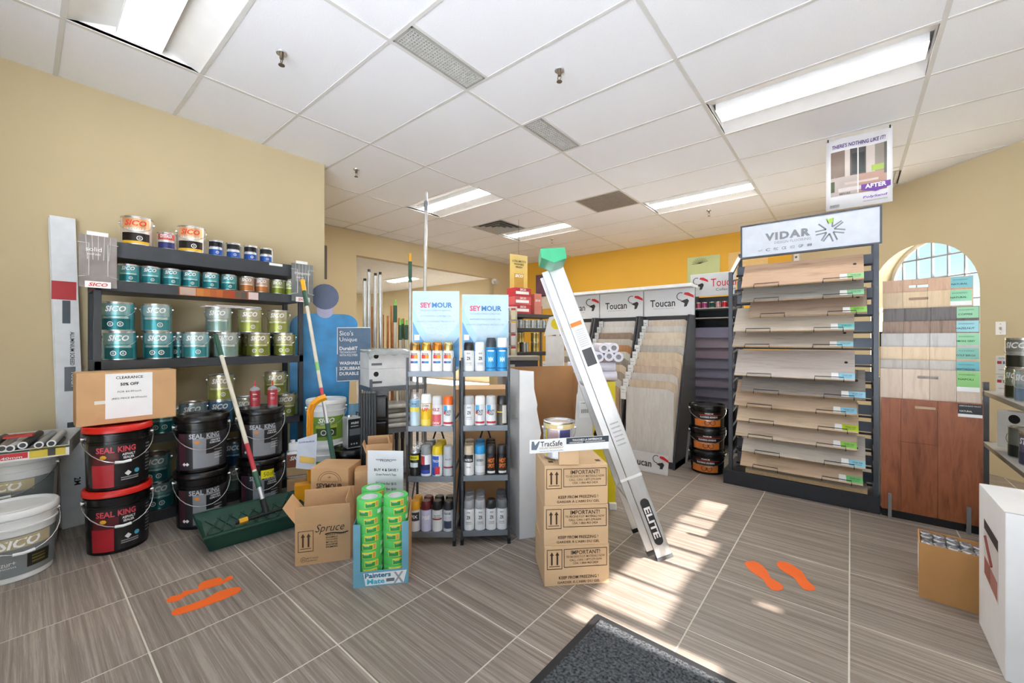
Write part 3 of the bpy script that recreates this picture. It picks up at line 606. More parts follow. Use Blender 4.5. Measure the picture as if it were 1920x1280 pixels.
# wire leaflet holders on the shelf ends
for i, (px, word, w2, ya, yb, cimg) in enumerate(((184, 'solid', 'wood stain', .224, .392, '8f8785'), (568, 'semi transparent', 'wood stain', 1.452, 1.628, '787c7c'))):
    t = thing('leaflet_holder', ('wire leaflet holder with brown wood stain card reading solid', 'wire leaflet holder with grey wood stain card reading transparent')[i], 'leaflet holder', (-3.615, (ya+yb)/2, 1.565), R(90))
    hw = (yb-ya)/2; MB().box(-hw, -.004, 0, hw, 0, .32).build('card', mat('stain_card_%d' % i, cimg, .35, var=.25, scale=9), t)
    for k in range(5): MB().prism([(-.0015, 0), (.0015, 0), (.004*(k-2)+.001, .15), (.004*(k-2)-.001, .15)], (hw*(.28*(k-2)), -.0046, .17), (1, 0, 0), (0, 0, 1), .0003).build('grain_line', M('d8d2cc', .5), t)
    b = MB()
    for q in (-1, 1):
        b.tube([(q*(hw+.006), -.008, .27), (q*hw*.5, -.012, .27), (q*hw*.5, -.012, .07), (q*(hw+.006), -.008, .06)], .0022, 6)
    b.build('wire', mat('white_wire', 'e4e6e8', .3, .3), t)
    text(t, 'solid' if i == 0 else 'transparent', (-.02 if i == 0 else .0, -.0042, .235), .07 if i == 0 else .13, .026, WINK); text(t, w2, (-.02, -.0042, .205), .06, .014, WINK)
    pl = MB().box(-.06, -.02, -.005, .055, -.016, .035).build('plaque', PAPER, t, bevel=.001); text(pl, 'SICO', (-.002, -.0202, .015), .085, .022, REDINK, bold=.02, shear=.25)
    MB().box(-.05, .002, .3, .045, .008, .345).build('bracket', WHITE, t)
# big dark green roller tray
GRN = mat('dark_green_plastic', '1e4a3c', .35, var=.08); 
def rtray(name, label, loc, rz, L, W, Hh):
    t = thing(name, label, 'tray', loc, rz); a, c = L/2, W/2; ba, bc = a-.035, c-.045
    o_ = [(-a, -c, Hh), (a, -c, Hh), (a, c, Hh), (-a, c, Hh)]; i_ = [(-ba, -bc, .004), (ba, -bc, .004), (ba, bc*.4, .004), (-ba, bc*.4, .004)]
    e_ = [(-ba, bc, Hh*.72), (ba, bc, Hh*.72)]
    b = MB(); vs = o_+i_+e_
    b.add(vs, [(4, 5, 6, 7), (7, 6, 9, 8), (0, 4, 5, 1)[::-1], (8, 9, 2, 3), (0, 3, 8, 7, 4), (1, 5, 6, 9, 2)])
    ob = b.build('pan', GRN, t); s_ = ob.modifiers.new('thick', 'SOLIDIFY'); s_.thickness = .006; s_.offset = 1
    r_ = MB().tube(o_, .008, 8, closed=True); r_.build('rim', GRN, t, True)
    for k in range(7):
        u = -ba+.05+(2*ba-.1)*k/6
        MB().tube([(u-.03, bc*.35, .016), (u+.05, bc*.9, Hh*.68)], .004, 5).build('rib', GRN, t); MB().tube([(u+.05, bc*.35, .016), (u-.03, bc*.9, Hh*.68)], .004, 5).build('rib', GRN, t)
    return t
rtray('roller_tray', 'large dark green paint roller tray on the floor in front of the black pails', (-3.02, .965, .0), R(84), .56, .44, .105)
rtray('roller_tray', 'dark green roller tray half hidden behind the open cartons', (-3.03, 1.375, .0), R(86), .22, .36, .1)
# extension poles
CREAM = mat('cream_fibre_pole', 'd8d2bf', .4); GRIP = mat('green_grip', '2e5a46', .5); YEL = mat('yellow_plastic', 'f0b020', .35)
def pole(name, label, a, b, r, segs, cat='pole', group=None):
    a, b = Vector(a), Vector(b); t = thing(name, label, cat, a, 0, group); d = b-a
    for (f0, f1, rr_, m_, nm) in segs: MB().tube([d*f0, d*f1], rr_, 12).build(nm, m_, t, True)
    return t, d
pa = at_d(500, 962, 2.63); pb = at_x(404, 628, -3.585)
t, d = pole('squeegee_pole', 'cream extension pole with green grip standing in the large green tray', pa, pb, .012, [(0, .07, .018, BLACK, 'socket'), (.07, .17, .013, ALU, 'ferrule'), (.13, .21, .017, GRIP, 'collar'), (.2, .87, .0135, CREAM, 'shaft'), (.22, .36, .0142, M('b8323c', .4), 'red_sticker'), (.87, 1, .0165, GRIP, 'grip')])
hx = Vector((.10, .98, .06)).normalized(); MB().tube([-hx*.17+Vector((0, 0, -.0)), hx*.16], .011, 8).build('crossbar', BLACK, t)
for q in (-1, 1): MB().tube([hx*(.13*q-.02), hx*(.13*q+.025)], .019, 8).build('clip', YEL, t)
pb2 = at_x(567, 525, -3.57); pa2 = at_d(637, 930, 2.93)
t, d = pole('squeegee_pole', 'cream extension pole with yellow tip leaning across the right shelf post', pa2, pb2, .012, [(0, .14, .014, GRIP, 'lower_sleeve'), (.14, .3, .017, GRIP, 'collar'), (.3, .46, .0125, ALU, 'inner_tube'), (.42, .55, .0132, M('c23a4a', .4), 'red_sticker'), (.46, .88, .0135, CREAM, 'shaft'), (.54, .58, .0142, M('8ac878', .4), 'green_sticker'), (.86, .97, .0175, GRIP, 'grip'), (.94, 1, .018, YEL, 'tip')])
# amber squeegee frame with its card
q0 = at_d(573, 905, 2.95); t = thing('floor_squeegee', 'amber plastic floor squeegee frame standing upright with a printed card', 'squeegee', (q0.x, q0.y, 0), facing(q0))
z0 = q0.z; sc_ = 2.95/FPX
AMB = mat('amber_plastic', 'f2a516', .3)
def loc2(px, py): return ((px-573)*sc_, 0, 1.24-(py-HOR)*sc_)
b = MB(); path = [loc2(*p_) for p_ in ((582, 900), (580, 840), (580, 800), (581, 770), (586, 758), (596, 750), (608, 746))]
b.tube(path, .026, 6).build('frame', AMB, t)
for k in (-1, 0, 1): MB().tube([(x+.014*k, -.026, z) for x, y, z in path[:5]], .004, 5).build('ridge', M('d98e0e', .35), t)
MB().box(-.07, -.05, 0, .06, .04, z0+.0).build('foot_block', AMB, t)
cdm = MB().slab((-.075, -.045, .42), (.075, -.045, .44), (.075, -.045, .66), (-.075, -.045, .64), .002) if False else MB().slab((*loc2(557, 872)[:1], -.045, loc2(0, 872)[2]), (loc2(590, 872)[0], -.045, loc2(0, 880)[2]), (loc2(592, 815)[0], -.045, loc2(0, 812)[2]), (loc2(560, 818)[0], -.045, loc2(0, 820)[2]), .002)
cdo = cdm.build('card', M('cfd6e2', .5), t); text(cdo, 'FLOOR SQUEEGEE', (loc2(575, 0)[0], -.0455, loc2(0, 826)[2]), .1, .012, M('2a4a9a', .5), bold=.01); MB().slab((loc2(563, 0)[0], -.0462, loc2(0, 862)[2]), (loc2(588, 0)[0], -.0462, loc2(0, 868)[2]), (loc2(588, 0)[0], -.0462, loc2(0, 857)[2]), (loc2(563, 0)[0], -.0462, loc2(0, 850)[2]), .0005).build('picture', M('e8c060', .5), cdo)
# jug
q0 = at_d(557, 900, 3.26); t = thing('deck_jug', 'white jug with brown deck label beside the black pails', 'jug', (q0.x, q0.y, 0), facing(q0))
MB().box(-.07, -.07, 0, .07, .07, .15).build('stand', CARD, t); MB().box(-.075, -.06, .15, .075, .06, .36).build('body', WPL, t, bevel=.02)
MB().hexa([(-.06, -.05, .36), (.06, -.05, .36), (.06, .05, .36), (-.06, .05, .36), (-.06, -.03, .42), (.0, -.03, .42), (.0, .03, .42), (-.06, .03, .42)]).build('shoulder', WPL, t, bevel=.01)
MB().tube([(.0, 0, .41), (.05, 0, .42), (.07, 0, .39), (.07, 0, .345)], .012, 8).build('handle', WPL, t, True); MB().lathe([(.018, .42), (.018, .44)], 14, (-.03, 0)).build('cap', WHITE, t, True)
lb = MB().box(-.07, -.0615, .17, .07, -.0603, .34).build('label', M('8a4a32', .4), t); text(lb, 'SICO', (0, -.0618, .31), .1, .03, WINK, bold=.03, shear=.25); MB().box(-.07, -.0622, .175, .07, -.0616, .24).build('label_panel', M('c9a878', .4), lb)
# ================================================================== blue cut-out standee (plain board, no figure)
A_ = at_d(552, 700, 3.72); B_ = at_d(692, 700, 4.0); A_.z = B_.z = 0; u_ = (B_-A_); wS = u_.length; rzS = math.atan2(u_.y, u_.x)
t = thing('standee', 'blue cut-out cardboard standee with a rounded slate text panel beside the left shelf', 'standee', (A_+B_)/2, rzS)
def arcp(cx, cz, rx, rz_, a0, a1, n): return [(cx+rx*math.cos(R(a0+(a1-a0)*i/n)), cz+rz_*math.sin(R(a0+(a1-a0)*i/n))) for i in range(n+1)]
BL1 = mat('standee_blue', '2f8cc6', .4, var=.35, scale=4); BL2 = mat('standee_pale_blue', '8fc0dc', .4, var=.2, scale=4); SLATE = mat('standee_slate', '56708a', .4, var=.1)
MB().box(-wS/2, 0, 0, wS/2, .006, .62).build('lower_board', BL2, t)
MB().prism([(-.36, .1), (.12, .1), (.14, .7), (.16, 1.2)]+arcp(.1, 1.38, .12, .1, 0, 90, 5)+arcp(-.22, 1.36, .14, .12, 90, 180, 5), (0, -.004, 0), (1, 0, 0), (0, 0, 1), .008).build('torso_board', BL1, t)
MB().prism(arcp(-.07, 1.64, .12, .12, 0, 360, 20)[:-1], (0, -.012, 0), (1, 0, 0), (0, 0, 1), .006).build('top_disc', M('4a5878', .35), t)
MB().prism(arcp(-.07, 1.5, .07, .06, 180, 360, 8)+[(.0, 1.56), (-.14, 1.56)], (0, -.010, 0), (1, 0, 0), (0, 0, 1), .005).build('collar_board', M('a9a6c4', .4), t)
pn = MB().prism(arcp(.06, .87, .025, .025, 180, 270, 4)+arcp(.31, .87, .025, .025, 270, 360, 4)+arcp(.31, 1.33, .025, .025, 0, 90, 4)+arcp(.06, 1.33, .025, .025, 90, 180, 4), (0, -.03, 0), (1, 0, 0), (0, 0, 1), .005).build('text_panel', SLATE, t)
MB().tube([(.036, -.031, 1.1), (.036, -.031, 1.35), (.33, -.031, 1.356)], .004, 5).build('border_line', WINK, pn); MB().tube([(.03, -.031, .98), (.03, -.031, .846), (.33, -.031, .846)], .004, 5).build('border_line', WINK, pn)
for s_, z, w_, h_, bd in (("Sico's", 1.30, .12, .045, 0), ('Unique', 1.235, .155, .05, 0), ('DurabiliT', 1.155, .16, .034, .02), ('TECHNOLOGY', 1.118, .15, .02, 0), ('WITH POLYMER', 1.09, .16, .02, 0), ('WASHABLE', 1.015, .19, .032, .02), ('SCRUBBABLE', .965, .22, .032, .02), ('DURABLE', .915, .17, .032, .02)):
    text(pn, s_, (.055+w_/2, -.0305, z), w_, h_, WINK, bold=bd)
# white pails with green label and dark tins behind the cartons
p = at_d(612, 745, 3.5); p.z = 0; stack(gp, p, facing(p), ['lower white pail with green label behind the leaning cream pole', 'upper white pail with green label in front of the blue standee'], 'green-label pails', .365)
p = at_d(660, 850, 3.2); p.z = 0
k = pail('sealer_pail', PB, PT+.002, .38, BLK, BLK); plabel(k, PB, PT, .38, .02, .25, -1.1, .35, M('d8dcde', .4)); phandle(k, PT, .3, .12)
k.place(p+Vector((0, 0, .02)), facing(p), 'black pail with white label under the small rectangular black tin', 'sealer pails by the standee'); MB
tag(MB().box(-.14, -.14, 0, .14, .14, .02).build('pail_board', CARD), 'flat cardboard sheet under the black pail beside the cartons', 'board').location = p
t = thing('rectangular_tin', 'rectangular black and silver tin standing on a black pail', 'tin', p+Vector((0, 0, .40)), facing(p)+.35)
MB().box(-.055, -.055, 0, .055, .055, .235).build('body', M('c4c8ca', .3, .4), t, bevel=.004); lb = MB().box(-.05, -.0568, .01, .0555, -.0556, .225).build('label', M('1d1e20', .4), t); MB().box(.0556, -.056, .01, .0566, .05, .225).build('label', M('1d1e20', .4), t)
MB().box(-.04, -.0576, .1, .045, -.057, .15).build('label_panel', M('6a6e72', .4), lb); text(lb, 'XYLENE', (0, -.0578, .195), .06, .016, WINK, bold=.02); text(lb, 'nnnnnn', (0, -.0578, .17), .06, .008, WINK)
for i in range(3): text(lb, 'o', (-.025+.02*i, -.0578, .035), .012, .012, WINK, bold=.02)
MB().lathe([(.02, .235), (.02, .25)], 14, (-.02, 0)).build('cap', STEEL, t, True); MB().tube([(.045, -.03, .236), (.045, -.03, .262), (.045, .03, .262), (.045, .03, .236)], .004, 6).build('handle', BLACK, t)
# nested dark trays standing on end
RUB = mat('dark_grey_plastic', '3b3d41', .45)
for i in range(6):
    a = at_d(678+5*i, 880, 2.98); t = thing('ribbed_tray', 'dark ribbed plastic tray standing on end, %s of six nested ones' % ORD[i], 'tray', (a.x, a.y, 0), facing(a)+R(90), 'nested dark trays')
    b = MB().hexa([(-.06, -.006, 0), (.06, -.006, 0), (.06, .004, 0), (-.06, .004, 0), (-.09, -.006, .86), (.03, -.006, .86), (.03, .004, .86), (-.09, .004, .86)]); b.build('tray_sheet', RUB, t, bevel=.003)
    MB().tube([(-.065, 0, .02), (-.095, 0, .86)], .0085, 6).build('rim', RUB, t, True)
a = at_d(714, 880, 3.12); t = thing('compartment_tray', 'black plastic tray with four rounded compartments beside the nested trays', 'tray', (a.x, a.y, 0), facing(a))
MB().box(-.045, 0, 0, .055, .012, .85).build('back_sheet', BLK, t)
for z in (.06, .26, .45, .64): MB().box(-.045, -.03, z, .05, 0, z+.17).build('compartment', BLK, t, bevel=.02)
# ---------------------------------------------------------------- spray racks
def spray(name, cap, body, bands=(), words=(), capm=None, r=.0325, h=.178, nozzle=False):
    k = Kind(name, 'spray can'); hb = h*.72 if not nozzle else h*.8
    k.add('body', MB().lathe([(r-.002, 0), (r+.0005, .002), (r, .005), (r, hb-.008), (r-.004, hb)], 20), M(body, .3, .1), True)
    if not nozzle: k.add('cap', MB().lathe([(r-.001, hb), (r-.0012, hb+.03), (r-.004, h-.004), (r-.008, h)], 20), capm or M(cap, .3), True)
    else:
        k.add('collar', MB().lathe([(r-.005, hb), (r*.55, hb+.008), (r*.5, hb+.014)], 16), STEEL, True)
        k.add('cap', MB().lathe([(r-.003, hb), (r-.004, h-.006), (r-.01, h)], 16, cap0=False), GLASS, True); k.add('nozzle', MB().lathe([(.009, hb+.01), (.009, h-.015), (.006, h-.01)], 10), WHITE, True)
    for z0, z1, a0, a1, c in bands: k.add('label_panel', cpatch(MB(), r+.0006, hb*z0, hb*z1, a0, a1), M(c, .35), True, 0)
    for s_, z, w_, h_, c in words: k.add('lettering', ctext(MB(), s_, r+.0014, hb*z, w_, h_, bold=.02), M(c, .5, var=0), False, 0)
    return k
GOLD = lambda c: mat('gold_cap_'+c, c, .18, .9, var=.08)
def spruce(cm): return spray('spray_can', 'ffffff', 'f0f0ee', [(.62, .8, -.7, .1, 'd83a2a'), (.62, .8, .1, .7, 'f0a028'), (.40, .5, -.7, -.1, '6a3a9a'), (.40, .5, -.1, .7, '2a8ac0')], [('Spruce', .84, .04, .014, '161616')], cm)
def plain(cap, body='e8e9ea', ink='2a2a2a', w1='ECO', extra=()): return spray('spray_can', cap, body, [(.3, .34, -.6, .6, 'c8c8c8')]+list(extra), [(w1, .86, .02, .009, ink), ('ZR', .62, .024, .02, ink), ('nnnnn', .4, .034, .004, ink)])
plasti = lambda cap: spray('spray_can', cap, 'e6e8ea', [(.7, .97, -.9, -.1, '4aa6d8'), (.1, .2, -1, 1, 'c8303a'), (.55, .7, -.9, -.4, 'd84848')], [('PLASTI', .68, .038, .018, '1a1a1a'), ('WRAP', .54, .032, .013, '1a1a1a')])
RK = [
 [[spruce(GOLD('b8925a')), spruce(GOLD('e0b860')), spruce(GOLD('d88a3c')), spruce(GOLD('d8c690'))],
  [spray('spray_can', 'dfe3e6', 'b9cfdc', [(.55, .7, -1, 1, 'e8d84a'), (.72, .97, -1, 1, '7fa8c0')], [('Spray', .84, .03, .012, '3a3a1a')], h=.2, nozzle=True), spray('spray_can', 'f2f2f0', 'f0c020', [(.0, .3, -1, 1, 'f4d860'), (.75, .97, -1, 1, 'f4f0e8')], [('COVERS', .9, .045, .012, '1a1a1a'), ('UP', .74, .04, .022, 'd02020')], h=.19),
   spray('spray_can', 'd8d8d8', 'eceaea', [(.05, .55, -1, 1, 'd86068')], [('KILZ', .78, .045, .018, 'c03040'), ('OOV', .15, .045, .014, 'f4f4f4')]), plasti('f06a20')],
  [spray('spray_can', 'd8d8d8', '1f2022', [(.72, .92, -1, 1, 'e0d820'), (.4, .6, -.8, .8, 'd8e0e8')], [('INVISION', .82, .04, .013, '1a1a1a')], nozzle=True, h=.17), spray('spray_can', '8f9498', 'e8e8ee', [(.12, .3, -1, 1, '3a4ab0'), (.55, .95, -1, .0, 'c84a4a'), (.3, .55, -1, 1, '2a2f60')], []),
   spray('spray_can', 'e8c818', 'e8ecf0', [(.4, .95, -1, .5, '2a5ab8'), (.1, .45, -.3, .7, 'd83030'), (.05, .4, -1, -.1, '2a4aa8')], [('TECH', .72, .045, .014, 'f4f4f4')]), spray('spray_can', 'b4b7ba', 'b8bcc0', [(.38, .46, -1, 1, '8a3040')], [('ALLOY', .8, .04, .008, '3a3a3a')])],
  [spray('spray_can', 'e0a020', 'd8d8da', [(.5, .9, -.6, 1, '3a4048')], [('FIX', .7, .04, .02, 'f4f4f4')]), spray('spray_can', '6a2428', 'c4c6e4', [], [('PBE', .65, .05, .022, 'f4f4f4')]), spray('spray_can', '1d1d1f', 'dcdee0', [(.55, .62, -1, 1, '8a2a2a')], [('Auto Body', .75, .045, .01, '2a2a2a'), ('Undercoating', .67, .045, .008, '2a2a2a')]), spray('spray_can', '26262a', 'c8ccd4', [(.15, .5, -.8, .8, '4a5068')], [('TRUCK BED', .85, .045, .012, '1a1a1a'), ('COATING', .76, .04, .008, 'f4f4f4')])]],
 [[plain('1a1a1c'), plain('f2f2f0'), spray('spray_can', '3a3f48', '3aa0d8', [(.12, .16, -1, 1, '1a4a80'), (.9, .94, -1, 1, '1f5a90')], [('MMMM', .85, .04, .01, 'f0f8ff'), ('MM', .5, .03, .03, 'c8e8f8')], h=.205), spray('spray_can', 'f4f4f4', '3aa0d8', [(.12, .16, -1, 1, '1a4a80'), (.9, .94, -1, 1, '1f5a90')], [('MMMM', .85, .04, .01, 'f0f8ff'), ('MM', .5, .03, .03, 'c8e8f8')], h=.205)],
  [plain('b8babc'), plasti('f4f4f4'), plasti('c8cacc'), spray('spray_can', '1c1c1e', '4a463e', [(.1, .95, .1, 1, 'd4cfc6'), (.6, .66, -1, .1, 'd8b030')], [])],
  [spray('spray_can', 'cfbea0', 'e2e2e2', [(.62, .98, -1, 1, '26262a')], [('HI-TECH', .74, .045, .014, 'f4f4f4'), ('COLOR', .4, .03, .008, '1a1a1a')]), spray('spray_can', '2a9ad8', 'c4c6c8', [(.15, .45, -1, 1, 'e4e6e8')], [('HI-TECH', .72, .045, .014, '3a3a3a')]), *[spray('spray_can', '26262a', '1f1d1c', [(.2, .85, -.7, .7, '3a2418'), (.1, .2, -.8, .8, 'd8d8d8')], [('HOT', .7, .042, .026, 'f07a20'), ('SPOT', .45, .042, .024, 'f07a20')]) for _ in (0, 1)]],
  [plain('a8acb0', w1='ULTRA'), plain('b0b2b4'), plain('2e2e30'), plain('6f7478')]]]
NM = [[['white can with tan gold cap', 'white can with bright gold cap', 'white can with copper cap', 'white can with pale gold cap'], ['tall blue-grey clear-capped can', 'yellow can with white cap', 'white and pink can with grey cap', 'white can with orange cap'], ['black and yellow can with nozzle', 'blue and red can with grey cap', 'blue and red can with yellow cap', 'silver can with silver cap'], ['grey can with amber cap', 'lavender can with maroon cap', 'undercoating can with black cap', 'grey can with black cap']],
      [['white can with black cap', 'white can with white cap', 'tall blue can with dark cap', 'tall blue can with white cap'], ['white can with grey cap', 'white and blue can with white cap', 'white and blue can with grey cap', 'dark can with yellow marks'], ['black and white beige-capped can', 'silver can with blue cap', 'left black and orange can', 'right black and orange can'], ['white can with bright silver cap', 'white can with satin silver cap', 'white can with black cap', 'white can with slate cap']]]
SHN = ['top', 'second', 'third', 'bottom']; LZ = [1.045, .717, .415, .082]
def rack(idx, pl, prr, side):
    c = (pl+prr)/2; d = prr-pl; rz = math.atan2(d.y, d.x)
    t = thing('spray_can_rack', 'narrow grey metal four-shelf spray can rack, %s of the two' % side, 'rack', (c.x, c.y, 0), rz)
    hw = .137; D = .26
    for x in (-hw-.012, hw-.002):
        MB().box(x, .0, .03, x+.014, .016, 1.13).build('post', DARKMET, t, bevel=.002); MB().box(x, D, .03, x+.014, D+.016, 1.1).build('post', DARKMET, t, bevel=.002)
        for y in (-.004, D-.004): MB().box(x-.003, y, 0, x+.017, y+.024, .03).build('foot', BLACK, t)
        MB().box(x+.003, .016, .055, x+.011, D, .075).build('side_rail', DARKMET, t); MB().tube([(x+.007, .01, .1), (x+.007, D, .40)], .005, 6).build('side_brace', DARKMET, t)
        for z in (.45, .75): MB().box(x+.004, .016, z, x+.01, D, z+.016).build('side_rail', DARKMET, t)
    for z in LZ: b = MB().box(-hw+.002, -.004, z-.03, hw-.003, 0, z+.004).box(-hw+.002, 0, z-.005, hw-.003, D, z); b.build('shelf', RACKMET, t, bevel=.0015)
    MB().tube([(0, D+.006, .69), (-.06, D+.006, .5)], .006, 6).build('back_brace', BLACK, t); MB().tube([(0, D+.006, .69), (.06, D+.006, .5)], .006, 6).build('back_brace', BLACK, t)
    mw = Matrix.Translation((c.x, c.y, 0)) @ Matrix.Rotation(rz, 4, 'Z')
    for s_ in range(4):
        for i in range(4):
            deep = 1 if s_ < 2 else 3 if s_ == 2 and i != 3 else 3 if s_ == 3 and not (idx == 1 and i == 2) else 1
            if s_ == 3 and idx == 0: deep = 2
            for q in range(deep):
                pw = mw @ Vector((-.101+.0675*i, .036+.074*q, LZ[s_]+.0005))
                l = '%s on the %s shelf of the %s spray rack' % (NM[idx][s_][i], SHN[s_], side)
                if q: l = '%s behind the front %s, %s rack, %s shelf' % (ORD[q-1], NM[idx][s_][i].replace(', left of two alike', ', left').replace(', right of two alike', ', right'), side, SHN[s_])
                RK[idx][s_][i].place(pw, rz+random.uniform(-.12, .12), l, 'spray cans on the two racks')
    # header card
    hp = mw @ Vector((0, .17, 1.0455)); h = thing('header_card', 'pale blue card headed SEYMOUR standing on top of the %s spray rack' % side, 'sign', hp, rz+.02)
    hw2 = .15; bd = MB().box(-hw2, 0, 0, hw2, .004, .505 if idx == 0 else .485).build('card', mat('header_pale_%d' % idx, 'bcd3e2', .16, var=.1, scale=6, bump=.6 if idx == 0 else .05, bscale=60), h)
    H3 = .505 if idx == 0 else .485
    for col, z0, zr in (('5f9fd0', .23, .10), ('a9cfe6', .30, .13)):
        pl_ = [(-hw2+.002, .02), (hw2-.002, .02)]+[(hw2-.002-(2*hw2-.004)*i/12, z0-.12+zr*(2*i/12-1)**2+(.10*(i/12)**3)) for i in range(13)]
        MB().prism(pl_, (0, -.0003 if col[0] == 'a' else -.0008, 0), (1, 0, 0), (0, 0, 1), .0003).build('wave_print', M(col, .2), bd)
    text(bd, 'SEY', (-.065, -.001, H3-.09), .07, .034, M('d84a6a', .4), bold=.03); text(bd, 'MOUR', (.04, -.001, H3-.09), .13, .034, M('3a7ab8', .4), bold=.03)
    for k_, (s2, w_) in enumerate((('THE LEADING COMPANY IN SPRAY PAINT', .2), ('AUTOMOTIVE COMMERCIAL', .2), ('PAINTS COATINGS PRODUCTS', .24))): text(bd, s2, (0, -.001, H3-.125-.035*k_), w_, .009, M('7f98b0', .5))
    MB().box(-hw2+.012, -.0015, .19, -hw2+.045, -.0008, .225).build('white_square', PAPER, bd)
rack(0, at_d(763, 697, 2.45), at_d(852, 697, 2.45), 'left'); rack(1, at_d(866.5, 697, 2.46), at_d(954, 697, 2.48), 'right')
# ---------------------------------------------------------------- masking tape display
a, b2 = fl(662, 1103), fl(766, 1092); d = b2-a; rz = math.atan2(d.y, d.x); c = (a+b2)/2; mw = Matrix.Translation((c.x, c.y, 0)) @ Matrix.Rotation(rz, 4, 'Z')
t = thing('tape_display_carton', 'small blue printed counter carton holding stacks of green masking tape', 'carton', (c.x, c.y, 0), rz)
TB = mat('carton_teal_print', '6fa9bd', .5, var=.06); W2 = .134
MB().box(-W2, 0, 0, W2, .275, .004).build('bottom', TB, t); MB().box(-W2, .271, .004, W2, .275, .33).build('back', CARD, t)
for q in (-1, 1):
    MB().box(q*W2, .004, .004, q*(W2-.003), .271, .315).build('side', CARD if q > 0 else TB, t); MB().box(q*W2, 0, .078, q*(W2-.034), .003, .315).build('front_strip', TB, t)
fp = MB().box(-W2, 0, .004, W2, .003, .078).build('front_panel', TB, t)
MB().prism([(-.075, .004), (.11, .004), (.125, .066), (-.085, .066)], (0, -.0006, .002), (1, 0, 0), (0, 0, 1), .0005).build('white_print', PAPER, fp)
text(fp, 'Painters', (-.015, -.0012, .056), .125, .024, M('2a7a9a', .4), bold=.03); text(fp, 'Mate', (-.025, -.0012, .026), .085, .026, M('4ac0d8', .4), bold=.03); text(fp, 'X', (.085, -.0012, .036), .05, .056, M('a8a8aa', .4), bold=.02); MB().box(.025, -.0012, .018, .065, -.0009, .034).build('dark_tab', M('7a7e82', .5), fp)
GT = mat('green_masking_tape', '5fd06a', .55, var=.05); TH_ = .0425
tk = Kind('tape_roll', 'tape'); tk.add('tape', MB().lathe([(.04, 0), (.0615, 0), (.0625, .003), (.0625, TH_-.003), (.0615, TH_-.0005), (.04, TH_-.0005)], 32, cap0=False, cap1=False), GT, True)
tk.add('core', MB().lathe([(.001, .004), (.0395, .004), (.0395, .0015), (.0402, .0015), (.0402, TH_-.0015), (.0365, TH_-.0015), (.0365, .006), (.001, .006)], 24, cap0=False, cap1=False), WHITE, True)
tk.add('sticker', cpatch(MB(), .0632, .006, TH_-.006, -.35, .75, 6), M('f0e040', .5), True, 0); tk.add('sticker_panel', cpatch(MB(), .0637, .008, TH_-.014, -.3, .45, 6), M('2f9a4a', .5), True, 2)
tk.add('sticker_panel', cpatch(MB(), .0637, .01, TH_-.01, .5, .7, 4), M('d8a060', .5), True, 2); tk.add('barcode', cpatch(MB(), .0633, .012, TH_-.01, 1.2, 1.6, 4), PAPER, True, 0); b = MB(); ctext(b, 'nnnn', .0642, .026, .025, .006); tk.add('lettering', b, WINK, False, 0)
for cx_, cy_, n_, nm in ((-.0645, .068, 10, 'front left'), (.0645, .068, 10, 'front right'), (-.064, .2, 10, 'rear left')):
    for i in range(n_):
        if nm == 'rear left' and i < 0: continue
        q = mw @ Vector((cx_+random.uniform(-.002, .002), cy_+random.uniform(-.002, .002), .0045+TH_*i))
        tk.place(q, rz+random.uniform(-.45, .45)-.1, 'green masking tape roll, %s from the top in the %s stack' % (ORD[n_-1-i], nm), 'green masking tape rolls')
pp = mw @ Vector((-.015, .30, .30)); t = thing('promo_sheet', 'white promo sheet in a clear sleeve standing behind the green tape rolls', 'sign', pp, rz-.25)
ps = MB().box(-.105, 0, 0, .105, .003, .30).build('sheet', mat('promo_paper', 'd9dbde', .25, var=.02), t); MB().box(-.03, .003, -.29, .03, .012, .1).build('support_strip', CARD, t)
for s_, z, w_, bd in (('***PROMO***', .245, .12, 0), ('BUY 4 & SAVE !', .19, .14, .02), ("Green Painter's Tape", .162, .12, 0), ('36 mm for $15', .11, .12, .005), ('48 mm for $20', .08, .12, .005)): text(ps, s_, (.005, -.0005, z), w_, .016, INK, bold=bd)
# ---------------------------------------------------------------- cartons
def carton(name, label, loc, rz, w_, d_, h_, flaps=(), top=True, m=CARD, cat='box'):
    """open or closed corrugated carton; flaps = (side, angle from closed, length)"""
    t = thing(name, label, cat, loc, rz); e = .004; a, c = w_/2, d_/2
    if top: MB().box(-a, -c, 0, a, c, h_).build('carton', m, t, bevel=.003)
    else:
        MB().box(-a, -c, 0, a, c, e).build('bottom', m, t)
        for nm, q in (('front', (-a, -c, e, a, -c+e, h_)), ('back', (-a, c-e, e, a, c, h_)), ('side', (-a, -c+e, e, -a+e, c-e, h_)), ('side', (a-e, -c+e, e, a, c-e, h_))): MB().box(*q).build(nm+'_panel', m, t)
    for side, ang, L_ in flaps:
        an = R(ang); s2, c2 = math.sin(an), math.cos(an)    # 0 = closed inwards, 90 = upright, 180+ = folded out
        if side in 'fb':
            q = 1 if side == 'b' else -1; y0 = q*c; y1 = q*(c-L_*c2); z1 = h_+L_*s2
            p0, p1, p2, p3 = (-a, y0, h_), (a, y0, h_), (a*.985, y1, z1), (-a*.985, y1, z1); n_ = Vector((0, -q*s2, -c2))*e
        else:
            q = 1 if side == 'r' else -1; x0 = q*a; x1 = q*(a-L_*c2); z1 = h_+L_*s2
            p0, p1, p2, p3 = (x0, -c, h_), (x0, c, h_), (x1, c*.97, z1), (x1, -c*.97, z1); n_ = Vector((-q*s2, 0, -c2))*e
        P = [Vector(p_) for p_ in (p0, p1, p2, p3)]; MB().hexa([p_+n_ for p_ in P]+P).build('flap', m, t)
    return t
